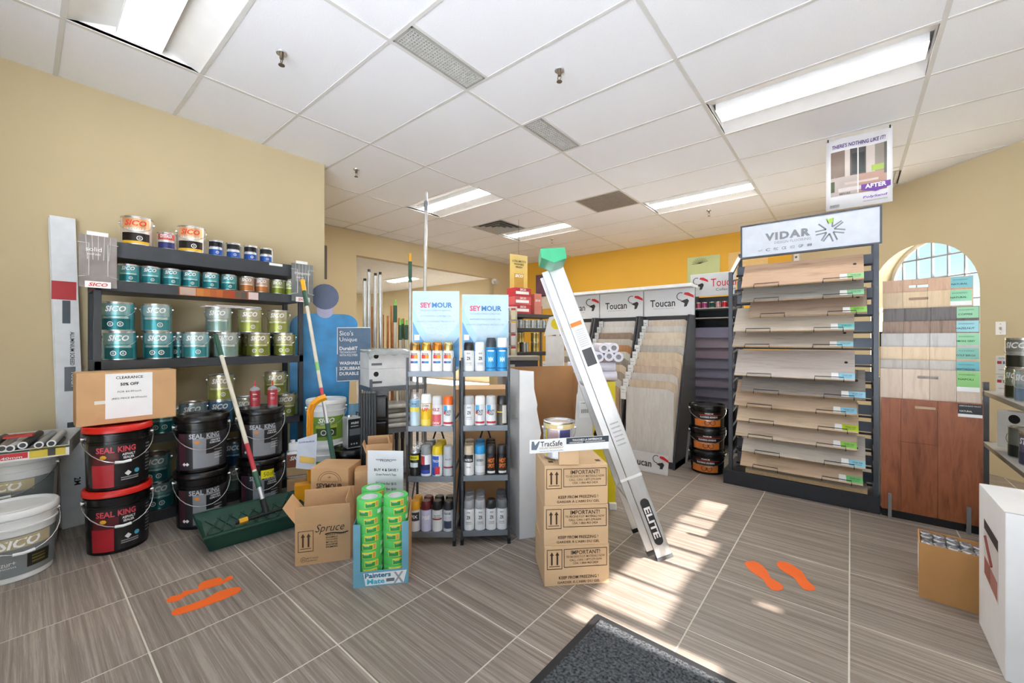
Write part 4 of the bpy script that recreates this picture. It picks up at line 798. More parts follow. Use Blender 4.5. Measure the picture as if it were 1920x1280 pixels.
def arrows(t, x, z, w_, h_, y, m=BRINK):
    b = MB()
    g_ = t
    for (x0, z0, x1, z1) in ((x-w_/2, z-h_/2, x+w_/2, z-h_/2+.003), (x-w_/2, z+h_/2-.003, x+w_/2, z+h_/2), (x-w_/2, z-h_/2, x-w_/2+.003, z+h_/2), (x+w_/2-.003, z-h_/2, x+w_/2, z+h_/2), (x-w_*.35, z-h_*.36, x+w_*.35, z-h_*.36+.003)):
        b.box(x0, y-.0006, z0, x1, y-.0002, z1)
    for q in (-1, 1):
        cx_ = x+q*w_*.18; s_ = w_*.055; b.prism([(cx_-s_, z-h_*.28), (cx_+s_, z-h_*.28), (cx_+s_, z+h_*.2), (cx_+s_*2.4, z+h_*.2), (cx_, z+h_*.37), (cx_-s_*2.4, z+h_*.2), (cx_-s_, z+h_*.2)], (0, y-.0003, 0), (1, 0, 0), (0, 0, 1), .0003)
    return b.build('arrow_mark', m, t)
a, b2 = fl(553, 1062), fl(657, 1048); d = b2-a; rz = math.atan2(d.y, d.x); n_ = Vector((-d.y, d.x, 0)).normalized(); c = (a+b2)/2+n_*.11; wS_ = d.length
t = carton('open_carton', 'open spray paint carton with raised flaps and handwritten style name on its front', (c.x, c.y, 0), rz, wS_, .22, .232, (('f', 97, .09), ('b', 100, .105), ('l', 125, .11), ('r', 78, .11)), False)
y_ = -.1105; arrows(t, -.088, .13, .078, .115, y_)
text(t, 'Spruce', (.035, y_, .188), .15, .055, INK, shear=.35, bold=-.005); text(t, '~', (.07, y_, .16), .12, .012, INK)
for k_, s_ in enumerate(('SPRAY PAINT', 'ENAMELS', 'LACQUERS', 'METALLICS', 'ENGINE', 'PRIMERS')): w_ = .105 if k_ == 0 else .06; text(t, s_, (.015+w_/2, y_, .153-.0135*k_), w_, .009, INK, bold=.01)
text(t, 'H', (-.1, y_, .03), .01, .013, INK); b = MB(); b.tube([(-.1+.013*math.cos(R(30*i)), y_, .03+.013*math.sin(R(30*i))) for i in range(12)], .0008, 4, closed=True); b.build('ring_mark', INK, t); text(t, '48/Y7.4/5/25', (-.055, y_, .036), .06, .009, INK); text(t, 'USA/MEX/ISO', (-.058, y_, .022), .055, .008, INK)
a, b2 = at_d(583, 880, 2.6), at_d(655, 880, 2.6); d = b2-a; rz = math.atan2(d.y, d.x); n_ = Vector((-d.y, d.x, 0)).normalized(); c = (a+b2)/2+n_*.1
t = carton('closed_carton', 'closed brown carton printed SEYMOUR behind the open spray carton', (c.x, c.y, 0), rz-.04, .245, .2, .42)
b = MB()
text(t, 'SEYMOUR', (0, -.1005, .305), .17, .036, BRINK, bold=.03)
b.tube([(.062*math.cos(R(12*i)), -.1004, .335+.052*math.sin(R(12*i))) for i in range(16)], .0012, 4); b.tube([(.075*math.cos(R(12*i)), -.1004, .335+.064*math.sin(R(12*i))) for i in range(16)], .0012, 4); b.build('arch_mark', BRINK, t)
text(t, 'QUALITY PAINTS & COATINGS', (0, -.1005, .333), .11, .008, BRINK); text(t, '*', (0, -.1005, .358), .022, .02, BRINK, bold=.02); text(t, 'SINCE 1952', (0, -.1005, .276), .06, .008, BRINK)
for i, (px, dd, w_, h_, dz, lab, fl_) in enumerate(((684, 2.70, .12, .39, 0, 'plain brown carton between the printed carton and the tape display', ()), (712, 2.83, .17, .47, 0, 'tall open brown carton with raised flaps behind the promo sheet', (('b', 95, .09), ('l', 110, .07), ('r', 72, .09), ('f', 85, .06))))):
    c = at_d(px, 900, dd); carton('brown_carton', lab, (c.x, c.y, dz), facing(c)-.05, w_, .13, h_, fl_, not fl_)
# ---------------------------------------------------------------- stack of sealer cartons, can and banner
a, b2 = fl(1020, 1100), fl(1142, 1093); d = b2-a; rz = math.atan2(d.y, d.x); n_ = Vector((-d.y, d.x, 0)).normalized(); wT = d.length; c = (a+b2)/2+n_*.139
CARD2 = mat('pale_cardboard', 'e0bd94', .8, var=.04, scale=5, bump=.12, bscale=90)
mwT = Matrix.Translation((c.x, c.y, 0)) @ Matrix.Rotation(rz, 4, 'Z')
for i, nm in enumerate(('bottom', 'middle', 'top')):
    t = carton('sealer_carton', '%s one of three stacked brown cartons printed IMPORTANT' % nm, (c.x+random.uniform(-.004, .004), c.y, .202*i), rz+(.012, -.015, .01)[i], wT-.004*i, .278, .2018, (), True, CARD2)
    t['group'] = 'stacked sealer cartons'
    y_ = -.1396; arrows(t, -wT/2+.052, .135, .078, .1, y_); b = MB(); x0, x1, z0, z1 = -wT/2+.1, wT/2-.012, .092, .185
    b.box(x0, y_-.0006, z0, x1, y_-.0002, z0+.003).box(x0, y_-.0006, z1-.003, x1, y_-.0002, z1).box(x0, y_-.0006, z0, x0+.003, y_-.0002, z1).box(x1-.003, y_-.0006, z0, x1, y_-.0002, z1).build('frame_mark', BRINK, t)
    xm = (x0+x1)/2
    for s_, z, w_, h_, bd in (('IMPORTANT!', .166, .15, .021, .01), ('TO RECEIVE P.O.P. MATERIALS NOW', .145, .2, .011, .005), ('CALL: CAN: 1-877-279-0694', .128, .165, .011, .005), ('USA: 1-866-463-2424', .112, .13, .011, .005), ('KEEP FROM FREEZING !', .042, .205, .015, .01), ("GARDER À L'ABRI DU GEL", .02, .22, .015, .01)): text(t, s_, (xm if z > .1 else xm-.035, y_, z), w_, h_, BRINK, bold=bd)
    if i == 2:
        MB().box(-.09, -.12, .2022, .11, .11, .207).build('top_flap', CARD2, t)
        for x in (-.12, .13): MB().box(x-.012, -.09, .2021, x+.012, -.06, .2032).build('hand_slot', M('5a4a1a', .6), t)
tc_ = tin('paint_can', .0825, .192, 'e4e6ee', None, 'dfe3ee', '', handle=True, badges=0)
tc_.add('label_panel', cpatch(MB(), .0842, .158, .182, -1.2, 1.2), M('d8c48a', .4), True, 2); tc_.add('label_panel', cpatch(MB(), .0846, .1, .155, -.8, -.1), M('c9b0b0', .5), True, 2); tc_.add('label_panel', cpatch(MB(), .0846, .1, .155, .0, .7), M('4a4a80', .4), True, 2); tc_.add('label_panel', cpatch(MB(), .0846, .01, .15, -1.05, -.85), M('d8c030', .4), True, 2); tc_.add('white_tab', cpatch(MB(), .0848, .163, .178, -.15, .2), PAPER, True, 2)
b = MB(); ctext(b, 'TracSafe', .0848, .075, .11, .03, bold=.02); tc_.add('lettering', b, INK, False, 2); b = MB(); ctext(b, 'ANTI-SLIP SEALER', .0848, .048, .1, .01, bold=.01); tc_.add('lettering', b, M('a84a3a', .5), False, 2)
q = mwT @ Vector((-.06, .01, .6135)); tc_.place(q, facing(q)+.05, 'white gallon can with hand picture standing on the stacked sealer cartons', None)
q0, q1 = at_d(993, 838, 2.03), at_d(1141, 830, 2.05); u_ = q1-q0; rzb = math.atan2(u_.y, u_.x); c = (q0+q1)/2
t = thing('banner_strip', 'long white banner strip reading TracSafe propped on the stacked cartons', 'sign', (c.x, c.y, .612), rzb); Lb = math.hypot(u_.x, u_.y)/2; zb = .07
# lies across a small block so that it stands proud of the can
MB().box(-.05, .004, 0, .05, .03, .12).build('stand_block', CARD2, t); tilt = .01
bn = MB().hexa([(-Lb, -.002, zb-tilt), (Lb, -.002, zb+tilt), (Lb, .002, zb+tilt), (-Lb, .002, zb-tilt), (-Lb, -.002, zb+.067-tilt), (Lb, -.002, zb+.067+tilt), (Lb, .002, zb+.067+tilt), (-Lb, .002, zb+.067-tilt)]).build('strip', PAPER, t)
def tz(x): return zb+tilt*x/Lb
ex_ = (Lb, 0, tilt)
MB().hexa([(-.015, -.003, tz(-.015)+.036), (Lb, -.003, tz(Lb)+.036), (Lb, -.0022, tz(Lb)+.036), (-.015, -.0022, tz(-.015)+.036), (-.015, -.003, tz(-.015)+.066), (Lb, -.003, tz(Lb)+.066), (Lb, -.0022, tz(Lb)+.066), (-.015, -.0022, tz(-.015)+.066)]).build('dark_panel', M('33414d', .5), bn)
text(bn, 'TracSafe', (-.09, -.0025, tz(-.09)+.044), .11, .026, INK, ex=ex_, bold=.01); text(bn, 'SCELLANT ANTIDÉRAPANT', (-.09, -.0025, tz(-.09)+.024), .12, .011, M('b08a3a', .5), ex=ex_); text(bn, 'www.tracsafe', (-.09, -.0025, tz(-.09)+.009), .12, .006, M('5a7ab0', .5), ex=ex_)
text(bn, 'TOUCHEZ LA DIFFÉRENCE!', (.09, -.0035, tz(.09)+.055), .15, .012, WINK, ex=ex_, bold=.02); text(bn, 'nnnnnnnnnnn   nnnnnnnnnnnnnnnn', (.09, -.0035, tz(.09)+.042), .18, .006, WINK, ex=ex_)
MB().prism([(-.19, .008), (-.165, .008), (-.158, .022), (-.148, .05), (-.153, .052), (-.172, .03), (-.178, .05), (-.188, .05), (-.19, .03)], (0, -.0025, zb), (1, 0, 0), (0, 0, 1), .0003).build('shoe_mark', M('6a7684', .5), bn)
# ---------------------------------------------------------------- tall open white carton behind
a, b2 = at_d(973, 900, 2.53), at_d(1112, 900, 2.68); a.z = b2.z = 0; d = b2-a; rz = math.atan2(d.y, d.x); n_ = Vector((-d.y, d.x, 0)).normalized(); w_ = d.length; hC = 1.05
t = thing('torn_carton', 'tall white carton with torn-out front, brown inside, behind the stacked cartons', 'carton', (a.x, a.y, 0), rz); WC = mat('white_board', 'e6e6e4', .6, var=.03)
D = .3
def two(name, p, th=.004, z=None):   # white outside, brown inside
    P = [Vector(q_) for q_ in p]; n2 = (P[1]-P[0]).cross(P[3]-P[0]).normalized()
    MB().slab(*P, th/2).build(name, WC, t); MB().slab(*[q_-n2*(th/2+.0001) for q_ in P], th/2).build(name+'_lining', CARDIN, t)
two('left_wall', ((0, D, 0), (0, 0, 0), (0, 0, hC), (0, D, hC))); two('right_wall', ((w_, 0, 0), (w_, D, 0), (w_, D, hC-.05), (w_, 0, hC-.05)))
two('rear_wall', ((w_, D, 0), (0, D, 0), (0, D, hC), (w_, D, hC)))
for nm, pl_ in (('left_front', [(0, 0), (.30, 0), (.155, .55), (.14, .62), (.148, .65), (.118, .80), (.122, .83), (.10, .93), (.098, hC-.01), (0, hC)]), ('right_front', [(w_, 0), (w_, hC-.05), (w_-.105, hC-.045), (w_-.11, .9), (w_-.118, .88), (w_-.13, .7), (w_-.16, .55), (w_-.2, 0)])):
    MB().prism(pl_, (0, 0, 0), (1, 0, 0), (0, 0, 1), .002).build(nm, WC, t); MB().prism(pl_, (0, .0021, 0), (1, 0, 0), (0, 0, 1), .002).build(nm+'_lining', CARDIN, t)
lb = MB().slab((w_-.1, -.0008, .73), (w_-.01, -.0008, .73), (w_-.01, -.0008, .84), (w_-.1, -.0008, .84), .0006).build('label', PAPER, t)
for i in range(14): x = w_-.085+.0048*i; MB().box(x, -.0013, .76, x+(.0012, .0024)[i % 3 == 0], -.0009, .785).build('bar', INK, lb)
text(lb, '110388', (w_-.075, -.001, .825), .03, .008, INK)
# ---------------------------------------------------------------- yellow bin with rolls behind the ladder
a, b2 = at_d(1030, 900, 3.0), at_d(1154, 900, 2.98); a.z = b2.z = 0; d = b2-a; rz = math.atan2(d.y, d.x); wY = d.length
t = thing('yellow_bin', 'yellow fronted floor bin on white feet behind the ladder', 'bin', (a.x, a.y, 0), rz)
MB().box(0, 0, .05, wY, .006, .93).build('front_board', M('e6d21e', .5), t); MB().box(0, .0062, .05, wY, .32, .93).build('bin', CARD, t)
for x in (0, wY-.05): MB().box(x, -.02, 0, x+.055, .3, .05).build('foot', WHITE, t, bevel=.004)
text(t, 'C', (wY-.11, -.0005, .55), .1, .12, INK, bold=.02)
RB = mat('white_roll_film', 'e6e4f2', .35, var=.05, bump=.3, bscale=40); mwY = Matrix.Translation((a.x, a.y, 0)) @ Matrix.Rotation(rz, 4, 'Z')
def roll(p, q_, r, label, hollow=True):
    p, q_ = Vector(p), Vector(q_); o_ = mwY @ p; t = thing('plastic_roll', label, 'roll', o_, rz, 'white rolls behind the ladder'); d_ = q_-p
    n1 = d_.normalized()
    MB().tube([(0, 0, 0), d_*.01, d_*.99, d_], r, 20).build('roll', RB, t, True)
    if hollow:
        MB().tube([-n1*.0012, -n1*.0002], r*.55, 16).build('core_bore', M('8a8894', .6), t); MB().tube([-n1*.002+Vector(c_) for c_ in [(r*.6*math.cos(R(30*i)), 0, r*.6*math.sin(R(30*i))) for i in range(12)]], .003, 5, closed=True).build('core_rim', WHITE, t)
rows = [(.27, .285), (.315, .285), (.355, .275)]
z1 = .931+.037; R1 = .036
roll((.12, .06, z1), (.50, .06, z1), R1, 'white roll lying crosswise on the yellow bin, lower front one', False); roll((.14, .06, z1+.07), (.49, .06, z1+.07), R1, 'white roll lying crosswise on the yellow bin, second one up', False)
roll((-.10, .14, z1+.0), (.11, .14, z1+.0), .034, 'white roll in clear film lying to the left above the torn carton', False)
for i, (x, z) in enumerate(((.36, 0), (.432, .005), (.50, .0), (.395, .064), (.467, .066))): roll((x, -.02, z1+.145+z), (x, .3, z1+.145+z), R1, 'white roll with open end facing out, %s in the pile beside the ladder' % ORD[i])
# ---------------------------------------------------------------- aluminium stepladder leaning
P0 = at_d(1238, 1052, 2.28); P0.z = 0; P1 = at_d(1032, 505, 2.36)
ax = (P1-P0); Ll = ax.length; ax.normalize(); dep = Vector((-SY, CY, 0)); dep = (dep-ax*dep.dot(ax)).normalized(); wd = dep.cross(ax).normalized()    # wd: to the right as seen
lad = thing('stepladder', 'folded aluminium stepladder with green top cap leaning across the middle of the shop', 'ladder', P0)
lad.rotation_euler = Matrix((wd, dep, ax)).transposed().to_euler()
WL = .33; RAIL = mat('ladder_aluminium', 'dcdee0', .32, .6, var=.06, scale=5)
def rail(name, x0, x1, y0, y1, z0, z1, par=lad): return MB().box(x0, y0, z0, x1, y1, z1).build(name, RAIL, par, bevel=.003)
def wy(z): return WL-.13*z/Ll          # the ladder narrows towards its cap
def slant(x0, x1, ya, yb, z0, z1, far):   # box that follows the far rail
    f = (lambda z: wy(z)) if far else (lambda z: 0); sg_ = -1 if far else 1
    return MB().hexa([(x0, f(z0)+ya*sg_, z0), (x1, f(z0)+ya*sg_, z0), (x1, f(z0)+yb*sg_, z0), (x0, f(z0)+yb*sg_, z0), (x0, f(z1)+ya*sg_, z1), (x1, f(z1)+ya*sg_, z1), (x1, f(z1)+yb*sg_, z1), (x0, f(z1)+yb*sg_, z1)])
for far in (0, 1):
    r_ = slant(-.01, .075, 0, .003, .02, Ll+.01, far).build('front_rail', RAIL, lad, bevel=.001)
    for x in (-.01, .071): slant(x, x+.004, 0, .028, .02, Ll+.01, far).build('flange', RAIL, r_)
    for x in (.02, .045): slant(x, x+.003, -.0015, 0, .03, Ll-.05, far).build('groove_ridge', RAIL, r_)
    slant(-.052, -.013, .004, .024, .07, Ll+.0, far).build('rear_rail', RAIL, lad, bevel=.002)
    slant(-.013, .078, -.004, .035, 0, .02, far).build('foot', M('5a5c5e', .6), lad); slant(-.054, -.012, .002, .026, .045, .07, far).build('foot', BLACK, lad)
for i in range(5): z = .3*(i+1); MB().box(.0, .004, z, .07, wy(z)-.004, z+.022).build('step', RAIL, lad, bevel=.002)
for i in range(4): z = .35+.35*i; MB().box(-.045, .02, z, -.025, wy(z)-.02, z+.02).build('rear_brace', RAIL, lad)
CAPM = mat('green_ladder_cap', '3fae7c', .4); th_ = math.atan2(-(ax.x*CY+ax.y*SY), ax.z)
def lev(h_, v_): return (h_*math.cos(th_)+v_*math.sin(th_), -h_*math.sin(th_)+v_*math.cos(th_))     # the cap is level, the rails lean
cp = MB().prism([lev(*q_) for q_ in ((-.068, .012), (-.022, -.006), (.003, -.016), (.068, .008), (.058, .066), (-.071, .06))], (0, -.012, Ll), (1, 0, 0), (0, 0, 1), -(wy(Ll)+.024)).build('top_cap', CAPM, lad, bevel=.004)
for q_ in ((-.05, .025), (-.01, .03), (.0, .008), (.04, .035)): x, z = lev(*q_); MB().tube([(x, -.0145, Ll+z), (x, -.012, Ll+z)], .0055, 8).build('rivet', STEEL, cp)
MB().box(-.006, -.0022, Ll-.36, .06, -.0016, Ll-.335).build('warning_sticker', M('e87a2a', .5), lad); 
st = MB().box(.0, -.0022, Ll-.62, .065, -.0016, Ll-.365).build('safety_sticker', PAPER, lad)
for i in range(9): text(st, 'nnnnnnnnnn', (.032, -.0024, Ll-.385-.012*i), .055, .006, GREYINK)
MB().box(.004, -.003, Ll-.60, .062, -.0024, Ll-.50).build('dark_block', M('4a4a4c', .5), st)
for i in range(6): text(lad, 'nnmnnm', (.03, -.0024, Ll-.95-.025*i), .05, .008, GREYINK)
lg = MB().prism(arcp(.033, .11, .025, .025, 180, 360, 8)+arcp(.033, .33, .025, .025, 0, 180, 8), (0, -.0022, 0), (1, 0, 0), (0, 0, 1), .0005).build('brand_plate', M('2b2d30', .5), lad)
text(lg, 'ELITE', (.033, -.0028, .215), .18, .036, WINK, ex=(0, 0, -1), ey=(1, 0, 0), bold=.03)
MB().box(-.053, -.003, .48, .076, .0, .495).build('strap', WHITE, lad)
# ---------------------------------------------------------------- low grey shelf with pole stock
a, b2 = at_d(694, 725, 3.45), at_d(800, 725, 3.75); d = Vector((b2.x-a.x, b2.y-a.y, 0)); rz = math.atan2(d.y, d.x); w_ = d.length
t = thing('stock_shelf', 'grey metal stock shelf carrying white boxes behind the spray racks', 'shelf', (a.x, a.y, 0), rz)
for x in (0, w_-.02):
    for y in (0, .33): MB().box(x, y, 0, x+.02, y+.02, .9).build('post', RACKMET, t)
for z in (.83, .46, .1): MB().box(0, 0, z-.04, w_, .35, z).build('shelf', RACKMET, t, bevel=.002)
mwS = Matrix.Translation((a.x, a.y, 0)) @ Matrix.Rotation(rz, 4, 'Z')
for i, (x0, x1, z0, z1) in enumerate(((.0, .36, .831, .985), (.0, .36, .986, 1.15))):
    o_ = mwS @ Vector((x0, .03, z0)); bx = thing('white_carton', 'plain white carton on the grey stock shelf, %s of two' % ('lower', 'upper')[i], 'box', o_, rz)
    MB().box(0, 0, 0, x1, .27, z1-z0).build('carton', M('e9e9e8', .6), bx, bevel=.003); MB().tube([(.06, -.0006, .11), (.06, .0, .11)], .022, 16).build('round_mark', INK, bx); MB().box(.02, -.001, .03, .11, -.0004, .05).build('barcode', GREYINK, bx)
o_ = mwS @ Vector((-.02, -.03, 1.151)); bx = thing('film_sheet', 'crumpled clear plastic film draped over the white cartons', 'film', o_, rz)
FILM = mat('grey_film', 'b4b9b8', .15, var=.2, scale=12, alpha=.75); nb = MB(); N_ = 10
vs = [(.42*i/N_, -.02+.33*j/4, .012*abs(math.sin(i*1.9+j*1.3))+(-.05 if j == 0 else 0)-(.03 if i in (0, N_) else 0)) for j in range(5) for i in range(N_+1)]
nb.add(vs, [(j*(N_+1)+i, j*(N_+1)+i+1, (j+1)*(N_+1)+i+1, (j+1)*(N_+1)+i) for j in range(4) for i in range(N_)]); fo = nb.build('film', FILM, bx, True); fo.modifiers.new('thick', 'SOLIDIFY').thickness = .002
for i in range(5):
    o_ = mwS @ Vector((.10, .03, .461+.042*i)); bx = thing('folded_bag', 'folded clear bag in the pile on the stock shelf, %s from the bottom' % ORD[i], 'bag', o_, rz+random.uniform(-.2, .2), 'folded bags')
    MB().box(-.02, 0, 0, .26, .26, .04).build('bag', mat('bag_%d' % (i % 2), ('b9b7ae', '8f9088')[i % 2], .3, var=.3, scale=10), bx, bevel=.015)
for i in range(7):
    o_ = mwS @ Vector((.03+.055*i, .06, .101)); c_ = ('2a2a2c', '1c1c1e')[i % 2]
    bx = thing('handle_stock', 'black handle standing on the lowest stock shelf, %s from the left' % ORD[i], 'handle', o_, rz, 'black handles'); MB().tube([(0, 0, 0), (0, 0, .30)], .014, 8).build('shaft', M(c_, .4), bx, True); MB().tube([(0, 0, .25), (0, 0, .31)], .018, 8).build('grip', M('3a3a3c', .5), bx, True)
# poles standing behind
WOODP = mat('orange_wood_handle', 'b8773f', .5, var=.15, scale=20); SILV = mat('silver_tube', 'd4d4d2', .25, .5, var=.1)
PL = []
for px, yt, dd, kind in ((684, 522, 4.25, 's'), (692, 505, 4.3, 's'), (704, 512, 4.35, 's'), (713, 510, 4.3, 's'), (698, 575, 4.4, 'w'), (718, 590, 4.45, 'w'), (727, 592, 4.4, 'w'), (734, 573, 4.5, 'w'), (739, 596, 4.4, 'w'), (748, 596, 4.45, 'w'), (756, 597, 4.4, 'w'), (754, 598, 4.2, 'g'), (741, 562, 4.15, 'g'), (751, 600, 4.15, 'g'), (762, 600, 4.2, 'g'), (769, 475, 4.2, 'y'), (799, 360, 4.2, 'm')):
    p1 = at_d(px, yt, dd); n_ = len(PL)
    nm = {'s': 'silver tube wrapped in film', 'w': 'orange wooden handle', 'g': 'short extension pole with green grip', 'y': 'tall white pole with green and yellow top', 'm': 'tallest silver pole reaching towards the ceiling light'}[kind]
    cnt = sum(1 for q_ in PL if q_ == kind); PL.append(kind)
    lab = nm+' among the pole stock, %s from the left' % ORD[cnt] if kind in 'swg' else nm+' behind the spray racks'
    segs = {'s': [(0, .985, .022, SILV, 'tube'), (.985, 1, .015, BLACK, 'end_plug')], 'w': [(0, 1, .013, WOODP, 'shaft')], 'g': [(0, .86, .014, CREAM, 'shaft'), (.86, .965, .019, GRIP, 'grip'), (.965, 1, .012, M('8ac85a', .4), 'tip')], 'y': [(0, .86, .016, SILV, 'shaft'), (.86, .96, .019, GRIP, 'grip'), (.96, 1, .014, YEL, 'tip')], 'm': [(0, .93, .018, SILV, 'shaft'), (.93, .965, .021, RACKMET, 'collar'), (.965, 1, .014, SILV, 'inner_tube')]}[kind]
    lean = Vector((-.02, -.03, 0)) if kind != 'm' else Vector((.11, -.09, 0)) if False else at_d(793, 700, 4.2)*1
    if kind == 'm': b0 = Vector((lean.x, lean.y, 0))
    else: b0 = Vector((p1.x+random.uniform(-.015, .015), p1.y+random.uniform(-.015, .015), 0))
    pole('extension_pole', lab, b0, p1, .02, segs, 'pole', 'pole stock behind the spray racks')
# ================================================================== toucan sample towers
CHAR = mat('charcoal_board', '3a3c41', .5, var=.06); LGREY = mat('header_grey', 'd9dadb', .45, var=.02)
def toucan(par, x, z, s, y, word='Toucan', sub=True, col=INK, side=1, red=False):
    if red:
        text(par, word, (x+.16*s, y, z+.015*s), .27*s, .085*s, REDINK, bold=.005); text(par, 'Collection', (x+.17*s, y, z-.06*s), .19*s, .03*s, INK); bx = x-.12*s
    elif word: text(par, word, (x-.07*s, y, z-.01*s), .24*s, .07*s, col, bold=.012); bx = x+.1*s
    else: bx = x
    b = MB(); 
    b.tube([(bx+.035*s*math.cos(R(a)), y-.0006, z+.045*s+.035*s*math.sin(R(a))) for a in range(60, 300, 20)], .0035*s, 5)
    b.prism([(bx-.005*s, z-.0), (bx+.06*s, z+.02*s), (bx+.075*s, z-.0), (bx+.055*s, z-.05*s), (bx+.03*s, z-.055*s), (bx+.035*s, z-.02*s)], (0, y-.0006, 0), (1, 0, 0), (0, 0, 1), .0004)
    b.build('bird_mark', M('2e3033', .6, var=0), par)
    MB().prism([(bx+.03*s, z+.062*s), (bx+.085*s, z+.04*s), (bx+.12*s, z+.025*s), (bx+.115*s, z+.05*s), (bx+.07*s, z+.078*s), (bx+.035*s, z+.08*s)], (0, y-.0008, 0), (1, 0, 0), (0, 0, 1), .0004).build('beak_mark', REDINK, par)
    if sub and not red: text(par, 'engineered flooring', (x-.06*s, y, z-.062*s), .2*s, .012*s, GREYINK)
SW = [['cbb9a6', 'd9cdbd'], ['cfc9bf', 'ddd8cf'], ['dccab0', 'e6d8c2'], ['ddcdb6', 'e8dcc8'], ['b3aca3', 'c4beb5'], ['d9c2a2', 'e3d2b8'], ['d2bba0', 'dfcbb2'], ['c8b09a', 'd6c2ae'], ['cbc4bb', 'd8d2ca'], ['cdb79c', 'dac8b0'], ['d2cec8', 'dedbd5']]
SW2 = [['b08f70', 'c2a284'], ['c9c2b8', 'd4cec5'], ['a39584', 'b4a695'], ['cdb99b', 'd9c8ae'], ['8f857a', 'a1978c'], ['c9c1b2', 'd6cfc2'], ['b07a4c', 'c08c5e'], ['c4bdb2', 'd0cac0'], ['8f7a68', 'a08a78'], ['d6d2cc', 'e0dcd6'], ['cfcac2', 'd9d5ce']]
def plank(i, p): return streaky('oak_%s' % p[0], [p[0], p[1], p[0], p[1]], (5, 5, .8), 4, .5, rnd=.03)
Yf, Yb_ = 3.97, 4.50; UW = .557
xa_f, xb_f = at_y(1164, 725, Yf).x, at_y(1269, 748, Yf).x; xa_b, xb_b = at_y(1206, 600, Yb_).x, at_y(1291, 600, Yb_).x
for uidx in range(3):
    x1 = -1.281-UW*uidx; x0 = x1-UW+.012; side = ('right', 'middle', 'left')[uidx]
    t = thing('sample_tower', 'charcoal flooring sample tower with grey toucan header, %s of three' % side, 'display', ((x0+x1)/2, 4.3, 0)); hw = (x1-x0)/2
    MB().box(-hw, .3, 0, hw, .32, 1.8).build('back_board', CHAR, t)
    for q in (-1, 1):
        MB().prism([(-.35, 0), (.3, 0), (.3, 1.5), (.12, 1.5), (-.35, .12)], (q*hw, 0, 0), (0, 1, 0), (0, 0, 1), .018*q).build('side_board', CHAR, t)
    MB().box(-hw, -.33, 0, hw, .3, .06).build('base_board', CHAR, t)
    h = MB().box(-hw, .27, 1.5, hw, .2995, 1.795).build('header', LGREY, t, bevel=.003)
    toucan(h, .02, 1.655, 1.15, .2694)
    MB().box(-hw, .28, 1.42, hw, .2996, 1.498).build('dark_band', CHAR, t)
    MB().box(-hw, .15, 1.797, hw, .42, 1.83).build('crown_board', WHITE, t)
    for i in range(11):
        f = i/10; Y = Yf+(Yb_-Yf)*f; za = .755+(1.455-.755)*f; xa = xa_f+(xa_b-xa_f)*f-UW*uidx; xb = min(xb_f+(xb_b-xb_f)*f-UW*uidx-.004, x1-.021)
        L_ = .69; c_ = .05; w_ = xb-xa-.05; X0 = xa+.05
        o_ = (X0, Y-.0, za-L_); pal = (SW if uidx == 0 else SW2)[10-i if uidx == 0 else i]
        if uidx == 0: pal = SW[10-i]
        b_ = thing('flooring_sample', 'oak flooring sample board in the %s toucan tower, %s from the front' % (side, ORD[i]), 'sample board', o_, 0, 'toucan sample boards')
        MB().prism([(0, 0), (w_, 0), (w_, L_-c_*.6), (w_-c_, L_), (0, L_)], (0, 0, 0), (1, .0, 0), (0, .04, 1), .012).build('board', plank(i, pal), b_)
        tg = MB().box(-.055, -.012+.04*L_-.008, L_-.13, .002, -.012+.04*L_-.004, L_+.005).build('tag', PAPER, b_); text(tg, 'Toucan', (-.03, -.012+.04*L_-.0085, L_-.03), .035, .01, INK, bold=.01); text(tg, 'nnnnnn', (-.03, -.012+.04*L_-.0085, L_-.06), .035, .005, GREYINK)
q = fl(1252, 892); t = thing('fallen_header', 'grey toucan header card leaning at the foot of the right sample tower', 'sign', (q.x, q.y, 0)); cdo = MB().hexa([(-.52, -.004, 0), (0, -.004, 0), (0, 0, 0), (-.52, 0, 0), (-.52, .03, .17), (0, .03, .17), (0, .034, .17), (-.52, .034, .17)]).build('card', LGREY, t)
toucan(cdo, -.2, .09, .95, .006)
